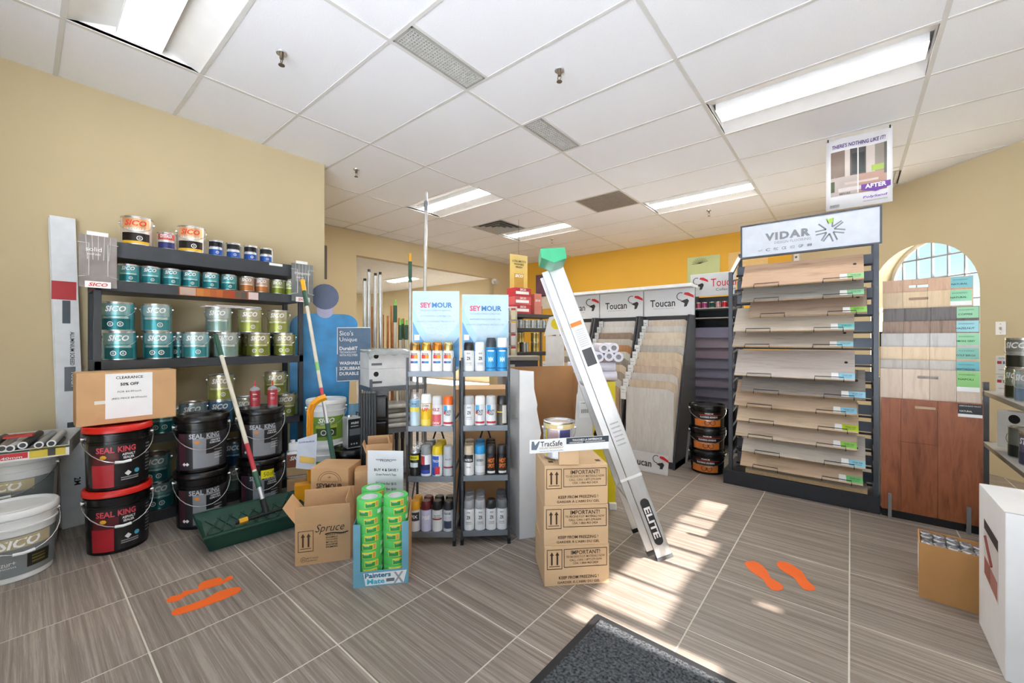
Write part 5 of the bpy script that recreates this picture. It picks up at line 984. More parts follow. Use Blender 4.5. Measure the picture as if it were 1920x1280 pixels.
# ================================================================== toucan collection rack with mauve boards
Y5 = 5.0; x0, x1 = -1.433, -.976
t = thing('collection_rack', 'dark rack headed Toucan Collection with mauve slanted boards', 'display', ((x0+x1)/2, Y5, 0)); hw = (x1-x0)/2
for q in (-1, 1): MB().box(q*hw, -.02, 0, q*(hw+.025), .32, 1.78).build('side_board', CHAR, t)
MB().box(-hw, .3, 0, hw, .32, 1.75).build('back_board', M('1d1f24', .5), t)
h = MB().box(-hw-.005, -.01, 1.735, hw+.005, .01, 1.99).build('header', LGREY, t, bevel=.003); toucan(h, -.04, 1.865, 1.05, -.0105, 'Toucan', red=True)
for z in (1.6, 1.49): MB().box(-hw, -.01, z-.012, hw, .3, z).build('shelf', M('b8b2a8', .5), t)
MAU = ['8d879c', '9a8b93', '988590', '847f90', '8a8294', '877b88', '827b8c', '7d7787']
for i in range(8):
    zt = at_y(1340, (613, 632, 652, 671, 688, 706, 725, 744)[i], Y5).z; 
    b_ = thing('mauve_sample', 'mauve sample board on the collection rack, %s from the top' % ORD[i], 'sample board', ((x0+x1)/2, Y5, zt-.12), 0, 'mauve sample boards')
    MB().hexa([(-hw+.004, -.01, 0), (hw-.004, -.01, 0), (hw-.004, 0, 0), (-hw+.004, 0, 0), (-hw+.004, .03, .117), (hw-.004, .03, .117), (hw-.004, .04, .117), (-hw+.004, .04, .117)]).build('board', mat('mauve_%d' % i, MAU[i], .45, var=.05), b_)
    MB().tube([(hw-.03, -.014, .10), (hw-.05, -.02, .09), (hw-.02, -.02, .0), (hw-.004, -.014, .0)], .003, 5).build('bracket', WIRE, t).location = (0, 0, zt-.12)
KP = {c: tin('stain_can', .027, .07, c, None, c, '', handle=False, badges=0, cat='can') for c in ('c85a78', 'b84a8a', '2a5a50', 'd8a0a0', 'd83038', 'c87a88')}
for i, (c, px) in enumerate((('c85a78', 1309), ('b84a8a', 1321), ('2a5a50', 1335), ('d8a0a0', 1347), ('d83038', 1359), ('c87a88', 1371))):
    KP[c].place((at_y(px, 570, Y5+.05).x, Y5+.05, 1.6005), 0, 'small coloured sample can on the collection rack, %s from the left' % ORD[i], 'small cans on the collection rack')
# black glue pails
gk = pail('glue_pail', .135, .15, .212, BLK, BLK, lidh=.02)
rr = plabel(gk, .135, .15, .212, .02, .15, -1.0, 1.2, mat('print_black', '1b1a1c', .35)); plabel(gk, .135, .15, .212, .022, .085, -.9, .75, M('d87a32', .4), 'label_panel', .003, 2); plabel(gk, .135, .15, .212, .125, .13, -.6, .8, M('c83a2a', .4), 'label_panel', .003, 2)
b = MB(); ctext(b, 'FLOORING ADHESIVE', rr(.11)+.002, .108, .15, .016, bold=.02); ctext(b, 'PREMIUM', rr(.14)+.002, .14, .07, .01, bold=.02); gk.add('lettering', b, WINK, False, 2)
b = MB(); ring(b, rr(.05)+.003, .055, -.1, .024, .005); ring(b, rr(.05)+.003, .055, .22, .024, .005); gk.add('badge', b, M('5a2a10', .5), False, 2); phandle(gk, .15, .17, .09)
p = base(1324, 889, .135); p.x += .01
for i, nm in enumerate(('bottom', 'middle', 'top')): gk.place(p+Vector((0, 0, .21*i)), facing(p)+.1*(i-1), '%s black adhesive pail with orange label, stack of three by the flooring display' % nm, 'adhesive pails')
q = at_d(1285, 880, 4.1); o = tag(MB().hexa([(-.12, 0, 0), (.02, 0, 0), (.02, .004, 0), (-.12, .004, 0), (-.12, .1, .3), (.02, .1, .3), (.02, .104, .3), (-.12, .104, .3)]).build('grey_sample', M('b5b2ae', .5)), 'thin grey sample board leaning beside the adhesive pails', 'sample board'); o.location = (q.x, q.y, 0)
# ================================================================== framed flooring display
VX0, VX1, VY = -.812, .155, 3.9
t = thing('flooring_display', 'tall dark metal flooring display rack with white framed VIDAR sign', 'display', (0, VY, 0)); PM = mat('slate_metal', '4b5058', .4, .4, var=.05)
MB().box(-.85, -.015, 0, VX1+.005, .5, .12).build('plinth', M('2c2e34', .5), t, bevel=.004)
for x, zt in ((VX0, 1.82), (VX1-.03, 1.93)):
    MB().box(x, 0, .12, x+.03, .03, zt).build('post', PM, t, bevel=.002); MB().box(x, .4, .12, x+.03, .43, zt+.22).build('post', PM, t, bevel=.002)
    MB().hexa([(x, 0, zt-.02), (x+.03, 0, zt-.02), (x+.03, .02, zt-.03), (x, .02, zt-.03), (x, .4, zt+.2), (x+.03, .4, zt+.2), (x+.03, .42, zt+.19), (x, .42, zt+.19)]).build('top_rail', PM, t)
    for k in range(13): z = .22+.127*k; MB().tube([(x+.015, .02, z), (x+.015, .41, z+.06)], .008, 6).build('side_rung', PM, t)
for k in range(14): z = .16+.127*k; MB().box(VX0+.03, .2, z, VX1-.03, .215, z+.075).build('back_slat', M('5d6672', .45, .2), t)
for k in range(14): z = .15+.127*k; MB().box(VX0+.03, .16, z-.008, VX1-.03, .172, z+.008).build('cross_bar', mat('black_bar', '1f2125', .4, .4), t)
sg = MB().box(-.713, .0, 1.925, .166, .03, 2.192).build('sign_board', M('c3cad4', .5), t); b = MB()
for q in ((-.718, -.004, 1.92, .171, .034, 1.932), (-.718, -.004, 2.185, .171, .034, 2.197), (-.718, -.004, 1.932, -.706, .034, 2.185), (.159, -.004, 1.932, .171, .034, 2.185)): MB().box(*q).build('sign_frame', PM, sg)
VI = M('7d8186', .5, var=0)
text(sg, 'VIDAR', (-.39, -.001, 2.075), .3, .062, VI, bold=.05, space=1.2); text(sg, 'DESIGN FLOORING', (-.355, -.001, 2.022), .24, .02, VI)
b = MB(); cx_, cz_ = -.12, 2.065
for k, an in enumerate((215, 262, 318, 12, 60, 160)):
    u1, u2 = Vector((math.cos(R(an)), 0, math.sin(R(an)))), None
    pe = Vector((-u1.z, 0, u1.x)); c0 = Vector((cx_, -.001, cz_)); p0 = c0+u1*.025
    for s_ in (-1, 1):
        p1_ = p0+u1*.06+pe*.03*s_; w2_ = (p1_-p0).normalized(); n2 = Vector((-w2_.z, 0, w2_.x))*.005
        b.add([p0-n2, p1_-n2, p1_+n2, p0+n2], [(0, 1, 2, 3)])
b.build('star_mark', VI, sg)
b = MB()
for s_ in (-1, 1): b.prism([(cx_-.008, 2.11), (cx_-.008+.012*s_+.012, 2.125), (cx_+.022*s_-.005, 2.155), (cx_+.003*s_-.008, 2.15)], (0, -.0012, 0), (1, 0, 0), (0, 0, 1), .0003)
b.build('leaf_mark', M('9ac83c', .5), sg)
for i, s_ in enumerate(('epd', 'C', 'FSC', 'CE', 'eco', 'GP', '##')): text(sg, s_, (-.575+.055*i, -.001, 1.972), .03, .022, INK if i not in (0, 4) else VI)
EDGES = [((1390, 539), (1620, 525)), ((1390, 566), (1620, 556)), ((1403, 594), (1626, 589)), ((1375, 622), (1602, 620)), ((1373, 650), (1600, 653)), ((1377, 703), (1603, 716)), ((1389, 734), (1623, 750)), ((1377, 760), (1607, 780)), ((1381, 787), (1610, 815)), ((1379, 815), (1607, 847)), ((1391, 844), (1623, 883)), ((1388, 871), (1618, 913)), ((1395, 886), (1627, 932))]
VC = [['b8977c', 'c8a88e', 'ad8c72'], ['7a7672', '8d8984', '6c6864'], ['8d7868', '9c8878', '7f6a5a'], ['b4a898', 'c2b7a8', 'a89c8c'], ['a3968a', 'b1a599', '978a7e'], ['bcb0a8', 'c9bfb8', 'b0a49c'], ['78706a', '8a827c', '6a625c'], ['ad957e', 'bda68f', 'a08872'], ['c0a88c', 'cdb79d', 'b39b80'], ['b8a491', 'c6b4a2', 'ab9784'], ['b2a89c', 'c0b7ac', 'a59b8f'], ['b99e82', 'c8ae93', 'ac9176'], ['9f9488', 'ada297', '93887c']]
ST = ['8fc88a', '8fd0a0', '8ccf5a', '7fd0d0', '9ad4e4', '8fc8e0', '8cc4dc', '8fc8e0', 'b4d022', '8cc850', '8cc8dc', '72c878', None]
VN = ['warm tan', 'charcoal grey', 'walnut brown', 'pale greige', 'grey brown', 'pinkish grey', 'dark grey', 'caramel', 'honey', 'rosy beige', 'silver grey', 'light caramel', 'speckled grey']
RAWE = mat('board_core', 'c9ac80', .7, var=.12, scale=60)
YV = 3.84
for i, ((ax_, ay_), (bx_, by_)) in enumerate(EDGES):
    a, b2 = at_y(ax_, ay_, YV), at_y(bx_, by_, YV); z = (a.z+b2.z)/2
    dy, dz = (.17, .2) if i not in (4, 5, 12) else (.16, .135) if i == 4 else (.17, .21) if i == 5 else (.3, .03)
    b_ = thing('flooring_board', '%s flooring board on the framed display, %s from the top' % (VN[i], ORD[i]), 'sample board', (a.x, YV, z), 0, 'flooring boards on the framed display'); w_ = b2.x-a.x
    if i == 12: b_.location.y = 3.9; b_.location.z = .122; dz = .0
    nrm = Vector((0, -dz, dy)).normalized()
    P = [Vector((0, 0, 0)), Vector((w_, 0, 0)), Vector((w_, dy, dz)), Vector((.0, dy, dz))]; up = nrm*.012
    if i == 12: MB().box(0, 0, 0, w_, .28, .03).build('core', RAWE, b_); MB().box(0, .0, .0302, w_, .28, .036).build('face', streaky('vidar_%d' % i, VC[i], (1, 12, 12), 3, .5, rnd=.02), b_); continue
    MB().hexa(P+[p_+up*.75 for p_ in P]).build('core', RAWE, b_); MB().hexa([p_+up*.76 for p_ in P]+[p_+up for p_ in P]).build('face', streaky('vidar_%d' % i, VC[i], (1.2, 12, 12), 3, .45, rnd=.02, spec=.4), b_)
    dvec = Vector((0, dy, dz)).normalized()
    if ST[i]:
        s0 = Vector((w_-.135, 0, 0))+up*1.02+dvec*.012; ex = Vector((1, 0, 0))
        st = MB().slab(s0, s0+ex*.045, s0+ex*.04+dvec*.05, s0+dvec*.05, .0006).build('sticker_white', PAPER, b_); s1 = s0+ex*.0452
        st2 = MB().slab(s1, s1+ex*.09, s1+ex*.09+dvec*.05, s1-ex*.005+dvec*.05, .0006).build('sticker', M(ST[i], .5), b_); text(st2, 'VIDAR OAK', s1+ex*.045+dvec*.03+nrm*.0003, .06, .012, M('3a5a4a', .6), ex=ex, ey=dvec); text(st2, 'nnnnnnn', s1+ex*.045+dvec*.014+nrm*.0003, .05, .006, M('4a6a5a', .6), ex=ex, ey=dvec)
    MB().tube([Vector((w_-.05, 0, 0))+up*1.01+dvec*.16, Vector((w_-.05, 0, 0))+up*1.06+dvec*.16], .011, 10).build('hole', BLACK, b_)
    # wire clips belong to the rack
    for f in (.12, .70):
        q0 = Vector((a.x+w_*f, -.069, z-.006)); q1 = Vector((a.x+w_*(f+.22), -.069, z-.006))
        o_ = Vector((0, VY-VY, 0)); g_ = dvec*.03+up*1.4
        MB().tube([q0, q0+up*1.3, q0+up*1.3+dvec*.03, q1+up*1.3+dvec*.03, q1+up*1.3, q1], .0026, 6).build('wire_clip', WIRE, t)
# hanging poster in front of it
tl_, tr_, bl_, br_ = at_y(1552, 268, 4.5), at_y(1679, 240, 4.5), at_y(1546, 397, 4.5), at_y(1667, 383, 4.5)
zt = (tl_.z+tr_.z)/2; zb = (bl_.z+br_.z)/2; xl = (tl_.x+bl_.x)/2; xr = (tr_.x+br_.x)/2
t = thing('hanging_poster', 'white poster with before and after porch picture hanging from the ceiling grid', 'poster', ((xl+xr)/2, 4.46, zb)); hw = (xr-xl)/2; Hp = zt-zb
NN = 12
def py_(x, z): return .012*math.sin(x*16)*(.3+.7*z/Hp)
def sheet(x0, x1, z0, z1, m, off, name, par, n=NN):
    b = MB(); vs = []
    for j in (0, 1):
        for i in range(n+1): x = x0+(x1-x0)*i/n; z = (z0, z1)[j]; vs.append((x, py_(x, z)-off, z))
    b.add(vs, [(i, i+1, n+1+i+1, n+1+i) for i in range(n)]); o = b.build(name, m, par, True)
    if name == 'sheet': s_ = o.modifiers.new('thick', 'SOLIDIFY'); s_.thickness = .001; s_.offset = -1
    return o
PG = mat('poster_gloss', 'eeeef0', .18, var=.02); sh = sheet(-hw, hw, 0, Hp, PG, 0, 'sheet', t)
pic = [(-.42, .42, .19, .82, 'a8988c'), (-.42, -.2, .45, .82, '7a685c'), (-.2, -.12, .35, .82, 'c8beb4'), (-.12, .12, .42, .82, '4a4a48'), (-.09, -.01, .47, .75, '2e3436'), (.02, .1, .47, .75, '2e3436'), (.12, .25, .42, .82, 'c4b8b0'), (.25, .42, .42, .82, '8c8478'), (-.42, 0, .19, .45, 'b4a8a2'), (0, .42, .19, .45, 'b08c7c'), (-.42, -.36, .25, .4, '4a5a3a'), (.2, .38, .46, .54, '9ab43a'), (.38, .42, .4, .82, '5a5a50'), (-.3, .3, .24, .29, 'cfc6c4'), (-.2, .3, .33, .36, 'c9bab2')]
for k, (a, b2, c, d, col) in enumerate(pic): sheet(a*2*hw, b2*2*hw, c*Hp, d*Hp, M(col, .25), .0012+.0003*k, 'picture', sh, 6)
sheet(-.004, .004, .19*Hp, .82*Hp, M('e8e4e2', .3), .007, 'divider', sh, 2)
def ptext(s_, x, z, w_, h_, m, bold=0):
    v, f, asp = glyphs(s_, bold, .15); b = MB(); b.add([(x+a*w_, py_(x+a*w_, z)-.008, z+q*h_) for a, q in v], f); b.build('lettering', m, sh)
PU = M('4a2a7a', .5, var=0)
ptext("THERE'S NOTHING LIKE IT!", 0, .885*Hp, 1.6*hw, .055*Hp, PU, .02); ptext('BEFORE', -.2*hw*2, .21*Hp, .35*hw, .025*Hp, INK, .01)
b = MB(); ax_ = .26*2*hw; b.prism([(ax_-.09, .22*Hp), (ax_, .17*Hp), (ax_+.09, .22*Hp), (ax_+.09, .29*Hp), (ax_-.09, .29*Hp)], (0, -.012, 0), (1, 0, 0), (0, 0, 1), .0006); b.build('arrow_mark', M('6a3a9a', .5), sh)
text(sh, 'AFTER', (ax_, -.0125, .255*Hp), .13, .035, WINK, bold=.03); ptext('PolySand', .25*2*hw, .11*Hp, .7*hw, .04*Hp, M('7a4ab0', .5), .02); ptext('nnnnnn', -.36*2*hw, .05*Hp, .3*hw, .04*Hp, GREYINK, .01); ptext('nnnnnnnnnnnnnnn', .25*2*hw, .06*Hp, .7*hw, .012*Hp, GREYINK)
for q in (-1, 1): MB().tube([(q*(hw-.015), 0, Hp-.01), (q*(hw-.015), 0, CEIL-zb-.002)], .005, 6).build('hanger', BLACK, t)
# ================================================================== wood sample rack by the arched window
t = thing('board_stand', 'low black stand with grey clips holding large wood sample boards', 'stand', (.17, 3.86, 0)); MB().box(0, .03, 0, .50, .40, .05).build('base', BLACK, t)
for x in (.03, .40): MB().box(x, -.01, 0, x+.018, .012, .17).build('clip', M('8b8e90', .4, .3), t); MB().box(x, .012, .0, x+.018, .05, .02).build('clip_foot', M('8b8e90', .4, .3), t)
MB().box(.0, .36, .05, .48, .375, 1.3).build('back_rest', CHAR, t)
WBN = [('reddish tan', ['c0977a', 'cfab90', 'b68c70'], 527, 517, 1655, 1824, 'NATURAL', '7cc0c8', True), ('knotty pine coloured', ['d9bd94', 'e4cca8', 'c9a878'], 549, 543, 1655, 1823, 'NATURAL', '8fd0a8', True), ('dark charcoal', ['5c5654', '736c6a', '4c4644'], 578, 575, 1656, 1836, 'COFFEE', '98d0a8', False), ('grainy brown', ['8d7260', 'a58a78', '77604f'], 603, 600, 1654, 1836, 'HAZELNUT', '9cd4dc', False), ('pale silver', ['bdbab8', 'd0cdcb', 'aeaaa8'], 625, 624, 1652, 1837, 'SMOKE GREY', '98d4a8', False), ('cream tan', ['dcc29c', 'e6d0b0', 'd4b890'], 650, 650, 1650, 1837, 'GOLF BIRCH', '84c0b0', False), ('weathered grey', ['bdb5ab', 'cfc8bf', 'aea69c'], 673, 677, 1650, 1837, 'DRIFTWOOD', '6cb8bc', False), ('broad pale oak', ['d3bda6', 'dfccb8', 'c9b199'], 689, 697, 1650, 1838, 'NAPOLI', '94d080', True), ('rich walnut', ['7c3f22', '9a5a38', '68331c'], 742, 760, 1652, 1843, 'NATURAL', None, True)]
def planks(w_, h_, slot, th, cuts):       # one box mesh per plank, with the hand slot cut out
    rects = [(0, 0, w_, h_)]
    if slot:
        sx, sw, sz, sh_ = slot; rects = [(0, 0, w_, sz-sh_), (0, sz-sh_, sx-sw, sz+sh_), (sx+sw, sz-sh_, w_, sz+sh_), (0, sz+sh_, w_, h_)]
    xs = [0]+[c*w_ for c in cuts]+[w_]; out = []
    for k in range(len(xs)-1):
        b = MB(); n = 0
        for x0, z0, x1, z1 in rects:
            u0, u1 = max(x0, xs[k]+(.0008 if k else 0)), min(x1, xs[k+1]-(.0008 if k < len(xs)-2 else 0))
            if u1-u0 > .002 and z1-z0 > .002: b.box(u0, -th, z0, u1, 0, z1); n += 1
        if n: out.append(b)
    return out
for i, (nm, pal, ya, yb, pxa, pxb, word, stc, slot) in enumerate(WBN):
    Y = 4.17-.034*i; a, b2 = at_y(pxa, ya, Y), at_y(pxb, yb, Y); zt = (a.z+b2.z)/2; zb = .052; h_ = zt-zb; w_ = b2.x-a.x
    b_ = thing('wood_sample', '%s wood sample board on the black stand, %s from the front' % (nm, ORD[8-i]), 'sample board', (a.x, Y, zb), 0, 'large wood sample boards')
    bw_ = w_ if stc is None or i == 7 else w_-.0
    tl2 = .012
    MM = streaky('woodboard_%d' % i, pal, (7 if i not in (2, 3) else 16, 7, .9), 3.2, .45, rnd=.09 if i != 8 else .22)
    cuts = (.24, .52, .78) if i != 8 else (.21, .58)
    for pb_ in planks(w_, h_, (w_*(.42 if i < 2 else .46 if i == 8 else .5), .05, h_-(.052 if i != 1 else .05), .009) if slot else None, tl2, cuts): pb_.build('plank', MM, b_)
    MB().box(.002, .0002, .002, w_-.002, .003, h_-.002 if not slot else h_-.07).build('backing_sheet', M('6b5848' if i == 8 else '9a8b7c', .7), b_)
    if i == 8: MB().box(w_*.21, -tl2-.0006, h_*.62, w_*.58, -tl2, h_*.62+.002).build('joint', M('4a2616', .7), b_)
    if stc:
        z1_ = h_-.004; sw = .105; hh = .075 if i != 7 else .10
        st = MB().box(w_-sw, -tl2-.0014, z1_-hh, w_-.004, -tl2-.0007, z1_).build('sticker', M(stc, .5), b_); text(st, 'ENGINEERED', (w_-.06, -tl2-.0016, z1_-.02), .07, .008, M('4a6a6a', .6)); text(st, word, (w_-.065, -tl2-.0016, z1_-.05), min(.085, .011*len(word)), .012, INK, bold=.01)
        if i in (1, 7): MB().box(w_-sw, -tl2-.0014, z1_-hh-.03, w_-.004, -tl2-.0007, z1_-hh).build('sticker_white', PAPER, b_)
    else:
        st = MB().box(w_-.11, -tl2-.0014, h_-.07, w_-.004, -tl2-.0007, h_-.006).build('sticker', M('26272a', .5), b_); text(st, 'AMERICAN BLACK WALNUT', (w_-.057, -tl2-.0016, h_-.018), .095, .008, WINK); text(st, 'NATURAL', (w_-.075, -tl2-.0016, h_-.052), .055, .011, WINK, bold=.01); MB().box(w_-.11, -tl2-.0014, h_-.09, w_-.004, -tl2-.0007, h_-.0701).build('sticker_white', PAPER, b_)
        MB().box(w_*.34, -.004, h_-.066, w_*.58, -.001, h_-.036).build('slot_backing', M('cdb497', .6), b_)
# light switch on the diagonal wall
sw_ = DL+DD*((1.045+.68)*math.sqrt(2)); t = thing('light_switch', 'white light switch plate on the beige wall right of the arched window', 'switch', (sw_.x, sw_.y, 1.34), math.atan2(DD.y, DD.x))
MB().box(-.037, -.006, -.06, .037, -.0005, .06).build('plate', PAPER, t, bevel=.002); MB().box(-.006, -.014, -.012, .006, -.006, .012).build('toggle', M('b8b0a0', .4), t); 
for z in (-.04, .04): MB().tube([(0, -.0075, z), (0, -.006, z)], .003, 8).build('screw', GREYINK, t)
# ================================================================== right-hand shelf
RX, RY = .74, 4.5
t = thing('right_shelving', 'grey slotted-angle metal shelving along the right side with paint cans', 'shelf', (RX, RY, 0)); L_ = 1.7; SLOT = mat('galvanised_angle', '8b8984', .4, .5, var=.1)
for y in (0, -L_):
    for x in (0, .38):
        pr_ = MB().box(x, y-.035, 0, x+.003, y, .93).box(x, y-.003, 0, x+.035, y, .93).build('slotted_post', mat('post_grey', '6d737a', .45, .4), t)
        if y == 0 and x == 0:
            for k in range(12): MB().box(-.0012, -.024, .2+.06*k, -.0003, -.012, .225+.06*k).build('slot', M('d0d0cc', .5), pr_)
for z in (.87, .50, .16): MB().box(.004, -L_, z-.035, .38, -.004, z-.003).build('shelf_frame', SLOT, t, bevel=.002); MB().box(.0, -L_, z-.003, .384, -.004, z).build('shelf_board', M('c9c5be', .5), t)
KD = tin('paint_can', GR, GH, 'a8aaa8', None, '3f4238', 'SICO', M('e6e6e6', .4), top='8f928a', badges=0); KE = tin('paint_can', GR, GH, '9aa890', None, '4a4c32', 'SICO', M('e6e6e6', .4), top='a8b08c', badges=0); KF = tin('paint_can', GR, GH, '9fb4c8', None, '7a96b4', 'SICO', M('e6e6e6', .4), top='b8c4d0', badges=0)
KG = tin('paint_can', GR, GH, 'a0aaa0', None, '4a524a', '', badges=0); KH = tin('paint_can', GR, GH, '7a82a8', None, '5a6288', 'STAIN', badges=0, handle=False)
for kk, x, y, z, lab in ((KE, .84, 4.02, .87, 'olive and silver gallon can, lower one at the front of the right shelf top'), (KD, .845, 4.03, .87+GH, 'silver gallon can with dark label stacked highest on the right shelf'), (KF, .84, 3.82, .87, 'pale blue gallon can beside the olive can on the right shelf'), (KF, .84, 3.6, .87, 'pale blue gallon can at the right photo edge on the top shelf'),
                         (KD, .84, 3.62, .87+GH, 'silver gallon can at the right photo edge stacked on a blue one'), (KG, .85, 4.0, .50, 'grey-green gallon can on the middle right shelf'), (KH, .85, 3.78, .50, 'blue-violet gallon can on the middle right shelf at the photo edge'), (KG, .85, 3.55, .50, 'grey-green gallon can beyond the photo edge on the middle right shelf')):
    kk.place((x, y, z), facing((x, y))-.55 if z < 5 else 0, lab, 'cans on the right shelf')
for i, z in enumerate((.87, 1.0)):
    bx = thing('small_white_carton', 'small white carton with coloured squares behind the cans, %s one' % ('lower', 'upper')[i], 'box', (.86, 4.36, z), -.9+R(0)); MB().box(-.06, -.05, 0, .06, .05, .125).build('carton', PAPER, bx, bevel=.002)
    for k, c_ in enumerate(('c84048', '3a7ab8', 'd0a838')): MB().box(-.05+.035*k, -.0512, .07, -.025+.035*k, -.0504, .09).build('colour_square', M(c_, .5), bx)
    text(bx, 'nnnnn', (0, -.051, .11), .08, .008, GREYINK); text(bx, 'nnnnnn', (0, -.051, .03), .08, .006, GREYINK)
bx = thing('boxed_tile', 'white box with round black logo on the middle right shelf', 'box', (.90, 4.30, .50), -.75); MB().box(-.12, -.04, 0, .12, .04, .25).build('carton', PAPER, bx, bevel=.002); MB().tube([(-.03, -.041, .2), (-.03, -.0402, .2)], .03, 18).build('round_mark', INK, bx)
for i in range(4):
    bx = thing('flat_lid', 'grey flat lid in the pile on the lowest right shelf, %s from the bottom' % ORD[i], 'lid', (.93, 3.95-.09*(i % 2), .161+.02*i), .3*i, 'flat lids'); MB().lathe([(.13, 0), (.135, .006), (.13, .018)], 24).build('lid', M('b8bcc0', .25, .6), bx, True); MB().lathe([(.035, .0182), (.035, .019)], 16).build('centre_mark', INK, bx)
bx = thing('tape_tub', 'small pink and white tub on the lowest right shelf', 'tub', (.80, 3.70, .161), -.2); MB().lathe([(.05, 0), (.055, .1)], 20).build('body', PAPER, bx, True); MB().lathe([(.056, .1005), (.056, .12)], 20).build('lid', M('c86a80', .5), bx, True); b = MB(); ctext(b, 'me', .0545, .05, .04, .03, bold=.03); b.build('lettering', INK, bx)
# ================================================================== carton of tubes, tall white carton
q = [fl(1716, 1095), fl(1737, 1128), fl(1822, 1150)]
x0, x1, y0, y1 = .255, .421, 2.735, 2.9
mbx = carton('tube_carton', 'open brown carton packed with silver tubes in front of the walnut board', (.40, 2.86, 0), R(-4), .28, .2, .262, (), False, mat('orange_cardboard', 'c8945a', .75, var=.05, scale=5))
MB().slab((-.1405, .07, .08), (-.1405, -.03, .08), (-.1405, -.03, .22), (-.1405, .07, .22), .0006).build('address_label', PAPER, mbx); MB().box(-.1404, -.06, 0, -.1402, -.03, .26).build('tape', M('d9c9a4', .4), mbx)
KT = Kind('caulk_tube', 'tube'); KT.add('tube', MB().lathe([(.02, 0), (.022, .003), (.022, .235), (.018, .239)], 14), mat('silver_wrap', 'c9ccd0', .2, .6, var=.15), True); KT.add('end_disc', MB().lathe([(.012, .2392), (.012, .241)], 12), M('8a8d92', .3, .5), True)
mwx = Matrix.Translation((.40, 2.86, 0)) @ Matrix.Rotation(R(-4), 4, 'Z'); n_ = 0
for j in range(4):
    for i in range(6):
        KT.place(mwx @ Vector((-.112+.045*i, -.068+.0455*j, .005+random.uniform(0, .02))), 0, 'silver tube standing in the brown carton, row %s from the front, %s from the left' % (ORD[j], ORD[i]), 'silver tubes in the carton')
t = thing('tall_white_carton', 'tall plain white carton with tool picture panel at the right photo edge', 'box', (.432, 2.285, 0)); Wt, Dt, Ht = .24, .395, .612
MB().box(0, 0, 0, Wt, Dt, Ht).build('carton', mat('white_carton', 'ececec', .55, var=.02), t, bevel=.003); MB().box(.0, .0, Ht+.0004, Wt, .004, Ht+.001).build('lid_seam', M('b0b0ae', .6), t)
ps = MB().slab((-.0008, .30, .26), (-.0008, .09, .23), (-.0008, .09, .475), (-.0008, .30, .49), .0006).build('picture_panel', M('d9d4d2', .4), t)
MB().slab((-.0014, .30, .45), (-.0014, .09, .43), (-.0014, .09, .472), (-.0014, .30, .488), .0004).build('dark_band', M('3a3434', .5), ps); MB().slab((-.0014, .295, .265), (-.0014, .20, .252), (-.0014, .20, .325), (-.0014, .295, .335), .0004).build('photo_tile', M('9a5a52', .5), ps); MB().slab((-.0014, .195, .25), (-.0014, .10, .238), (-.0014, .10, .31), (-.0014, .195, .322), .0004).build('photo_tile', M('a8706a', .5), ps)
MB().tube([(-.0016, .27, .425), (-.0016, .22, .38), (-.0016, .17, .34)], .006, 6).build('tool_picture', M('8a4038', .5), ps)
text(t, 'TOOLWAY', (.105, -.0006, .30), .13, .022, INK, ex=(0, 0, 1), ey=(-1, 0, 0), bold=.01, shear=.2); text(t, '120106', (.10, -.0006, .52), .06, .016, INK, ex=(0, 0, 1), ey=(-1, 0, 0)); MB().box(.07, -.001, .565, .12, -.0004, .595).build('barcode', GREYINK, t)
# ================================================================== floor mat and footprints
A = fl(1120, 1152); u1 = (fl(985, 1280)-A).normalized(); v1 = (fl(1378, 1280)-A).normalized()
rzm = math.atan2(v1.y, v1.x); t = thing('floor_mat', 'dark charcoal ribbed entrance mat at the bottom of the photo', 'mat', A, rzm)
# local: x along v1, -y along u1
Lm, Wm = 1.1, .75
MB().box(0, -Wm, .0005, Lm, 0, .006).build('rubber_border', M('232427', .6), t, bevel=.002)
MATM = mat('charcoal_carpet', '4a4e52', .95, var=.9, scale=95, bump=.9, bscale=230); MB().box(.035, -Wm+.035, .006, Lm-.035, -.035, .012).build('carpet_pile', MATM, t)
ORANGE = mat('orange_floor_vinyl', 'f26a1e', .6, var=.03)
def decal(name, label, pts, sx, ox, oy, group):
    P = [fl(ox+x/sx, oy+y/sx) for x, y in pts]; c = sum(P, Vector())/len(P); loc = [(p_.x-c.x, p_.y-c.y) for p_ in P]
    ar = sum(loc[i][0]*loc[(i+1) % len(loc)][1]-loc[(i+1) % len(loc)][0]*loc[i][1] for i in range(len(loc)))
    if ar < 0: loc = loc[::-1]
    o = MB().prism(loc, (0, 0, .0013), (1, 0, 0), (0, 1, 0), .001).build(name, ORANGE); o.location = (c.x, c.y, 0); tag(o, label, 'floor decal', group)
decal('footprint_decal', 'orange footprint sticker on the right floor, left foot', [(185, 512), (210, 503), (250, 503), (290, 525), (325, 560), (340, 590), (345, 605), (365, 615), (405, 640), (428, 662), (420, 680), (390, 687), (355, 680), (325, 655), (305, 620), (270, 595), (225, 565), (200, 540)], 3.31, 1340, 900, 'orange footprints')
decal('footprint_decal', 'orange footprint sticker on the right floor, right foot', [(385, 515), (400, 503), (435, 505), (490, 530), (540, 565), (560, 595), (575, 620), (600, 645), (625, 665), (620, 682), (590, 687), (555, 678), (525, 650), (505, 620), (485, 600), (440, 575), (405, 550), (388, 530)], 3.31, 1340, 900, 'orange footprints')
decal('footprint_decal', 'ragged orange floor sticker on the left, upper of two', [(932, 495), (960, 475), (1020, 460), (1035, 443), (1115, 432), (1120, 405), (1150, 388), (1225, 368), (1245, 368), (1250, 385), (1290, 358), (1308, 358), (1310, 375), (1240, 408), (1180, 425), (1060, 462), (1000, 500), (950, 510)], 3, 0, 960, 'orange footprints')
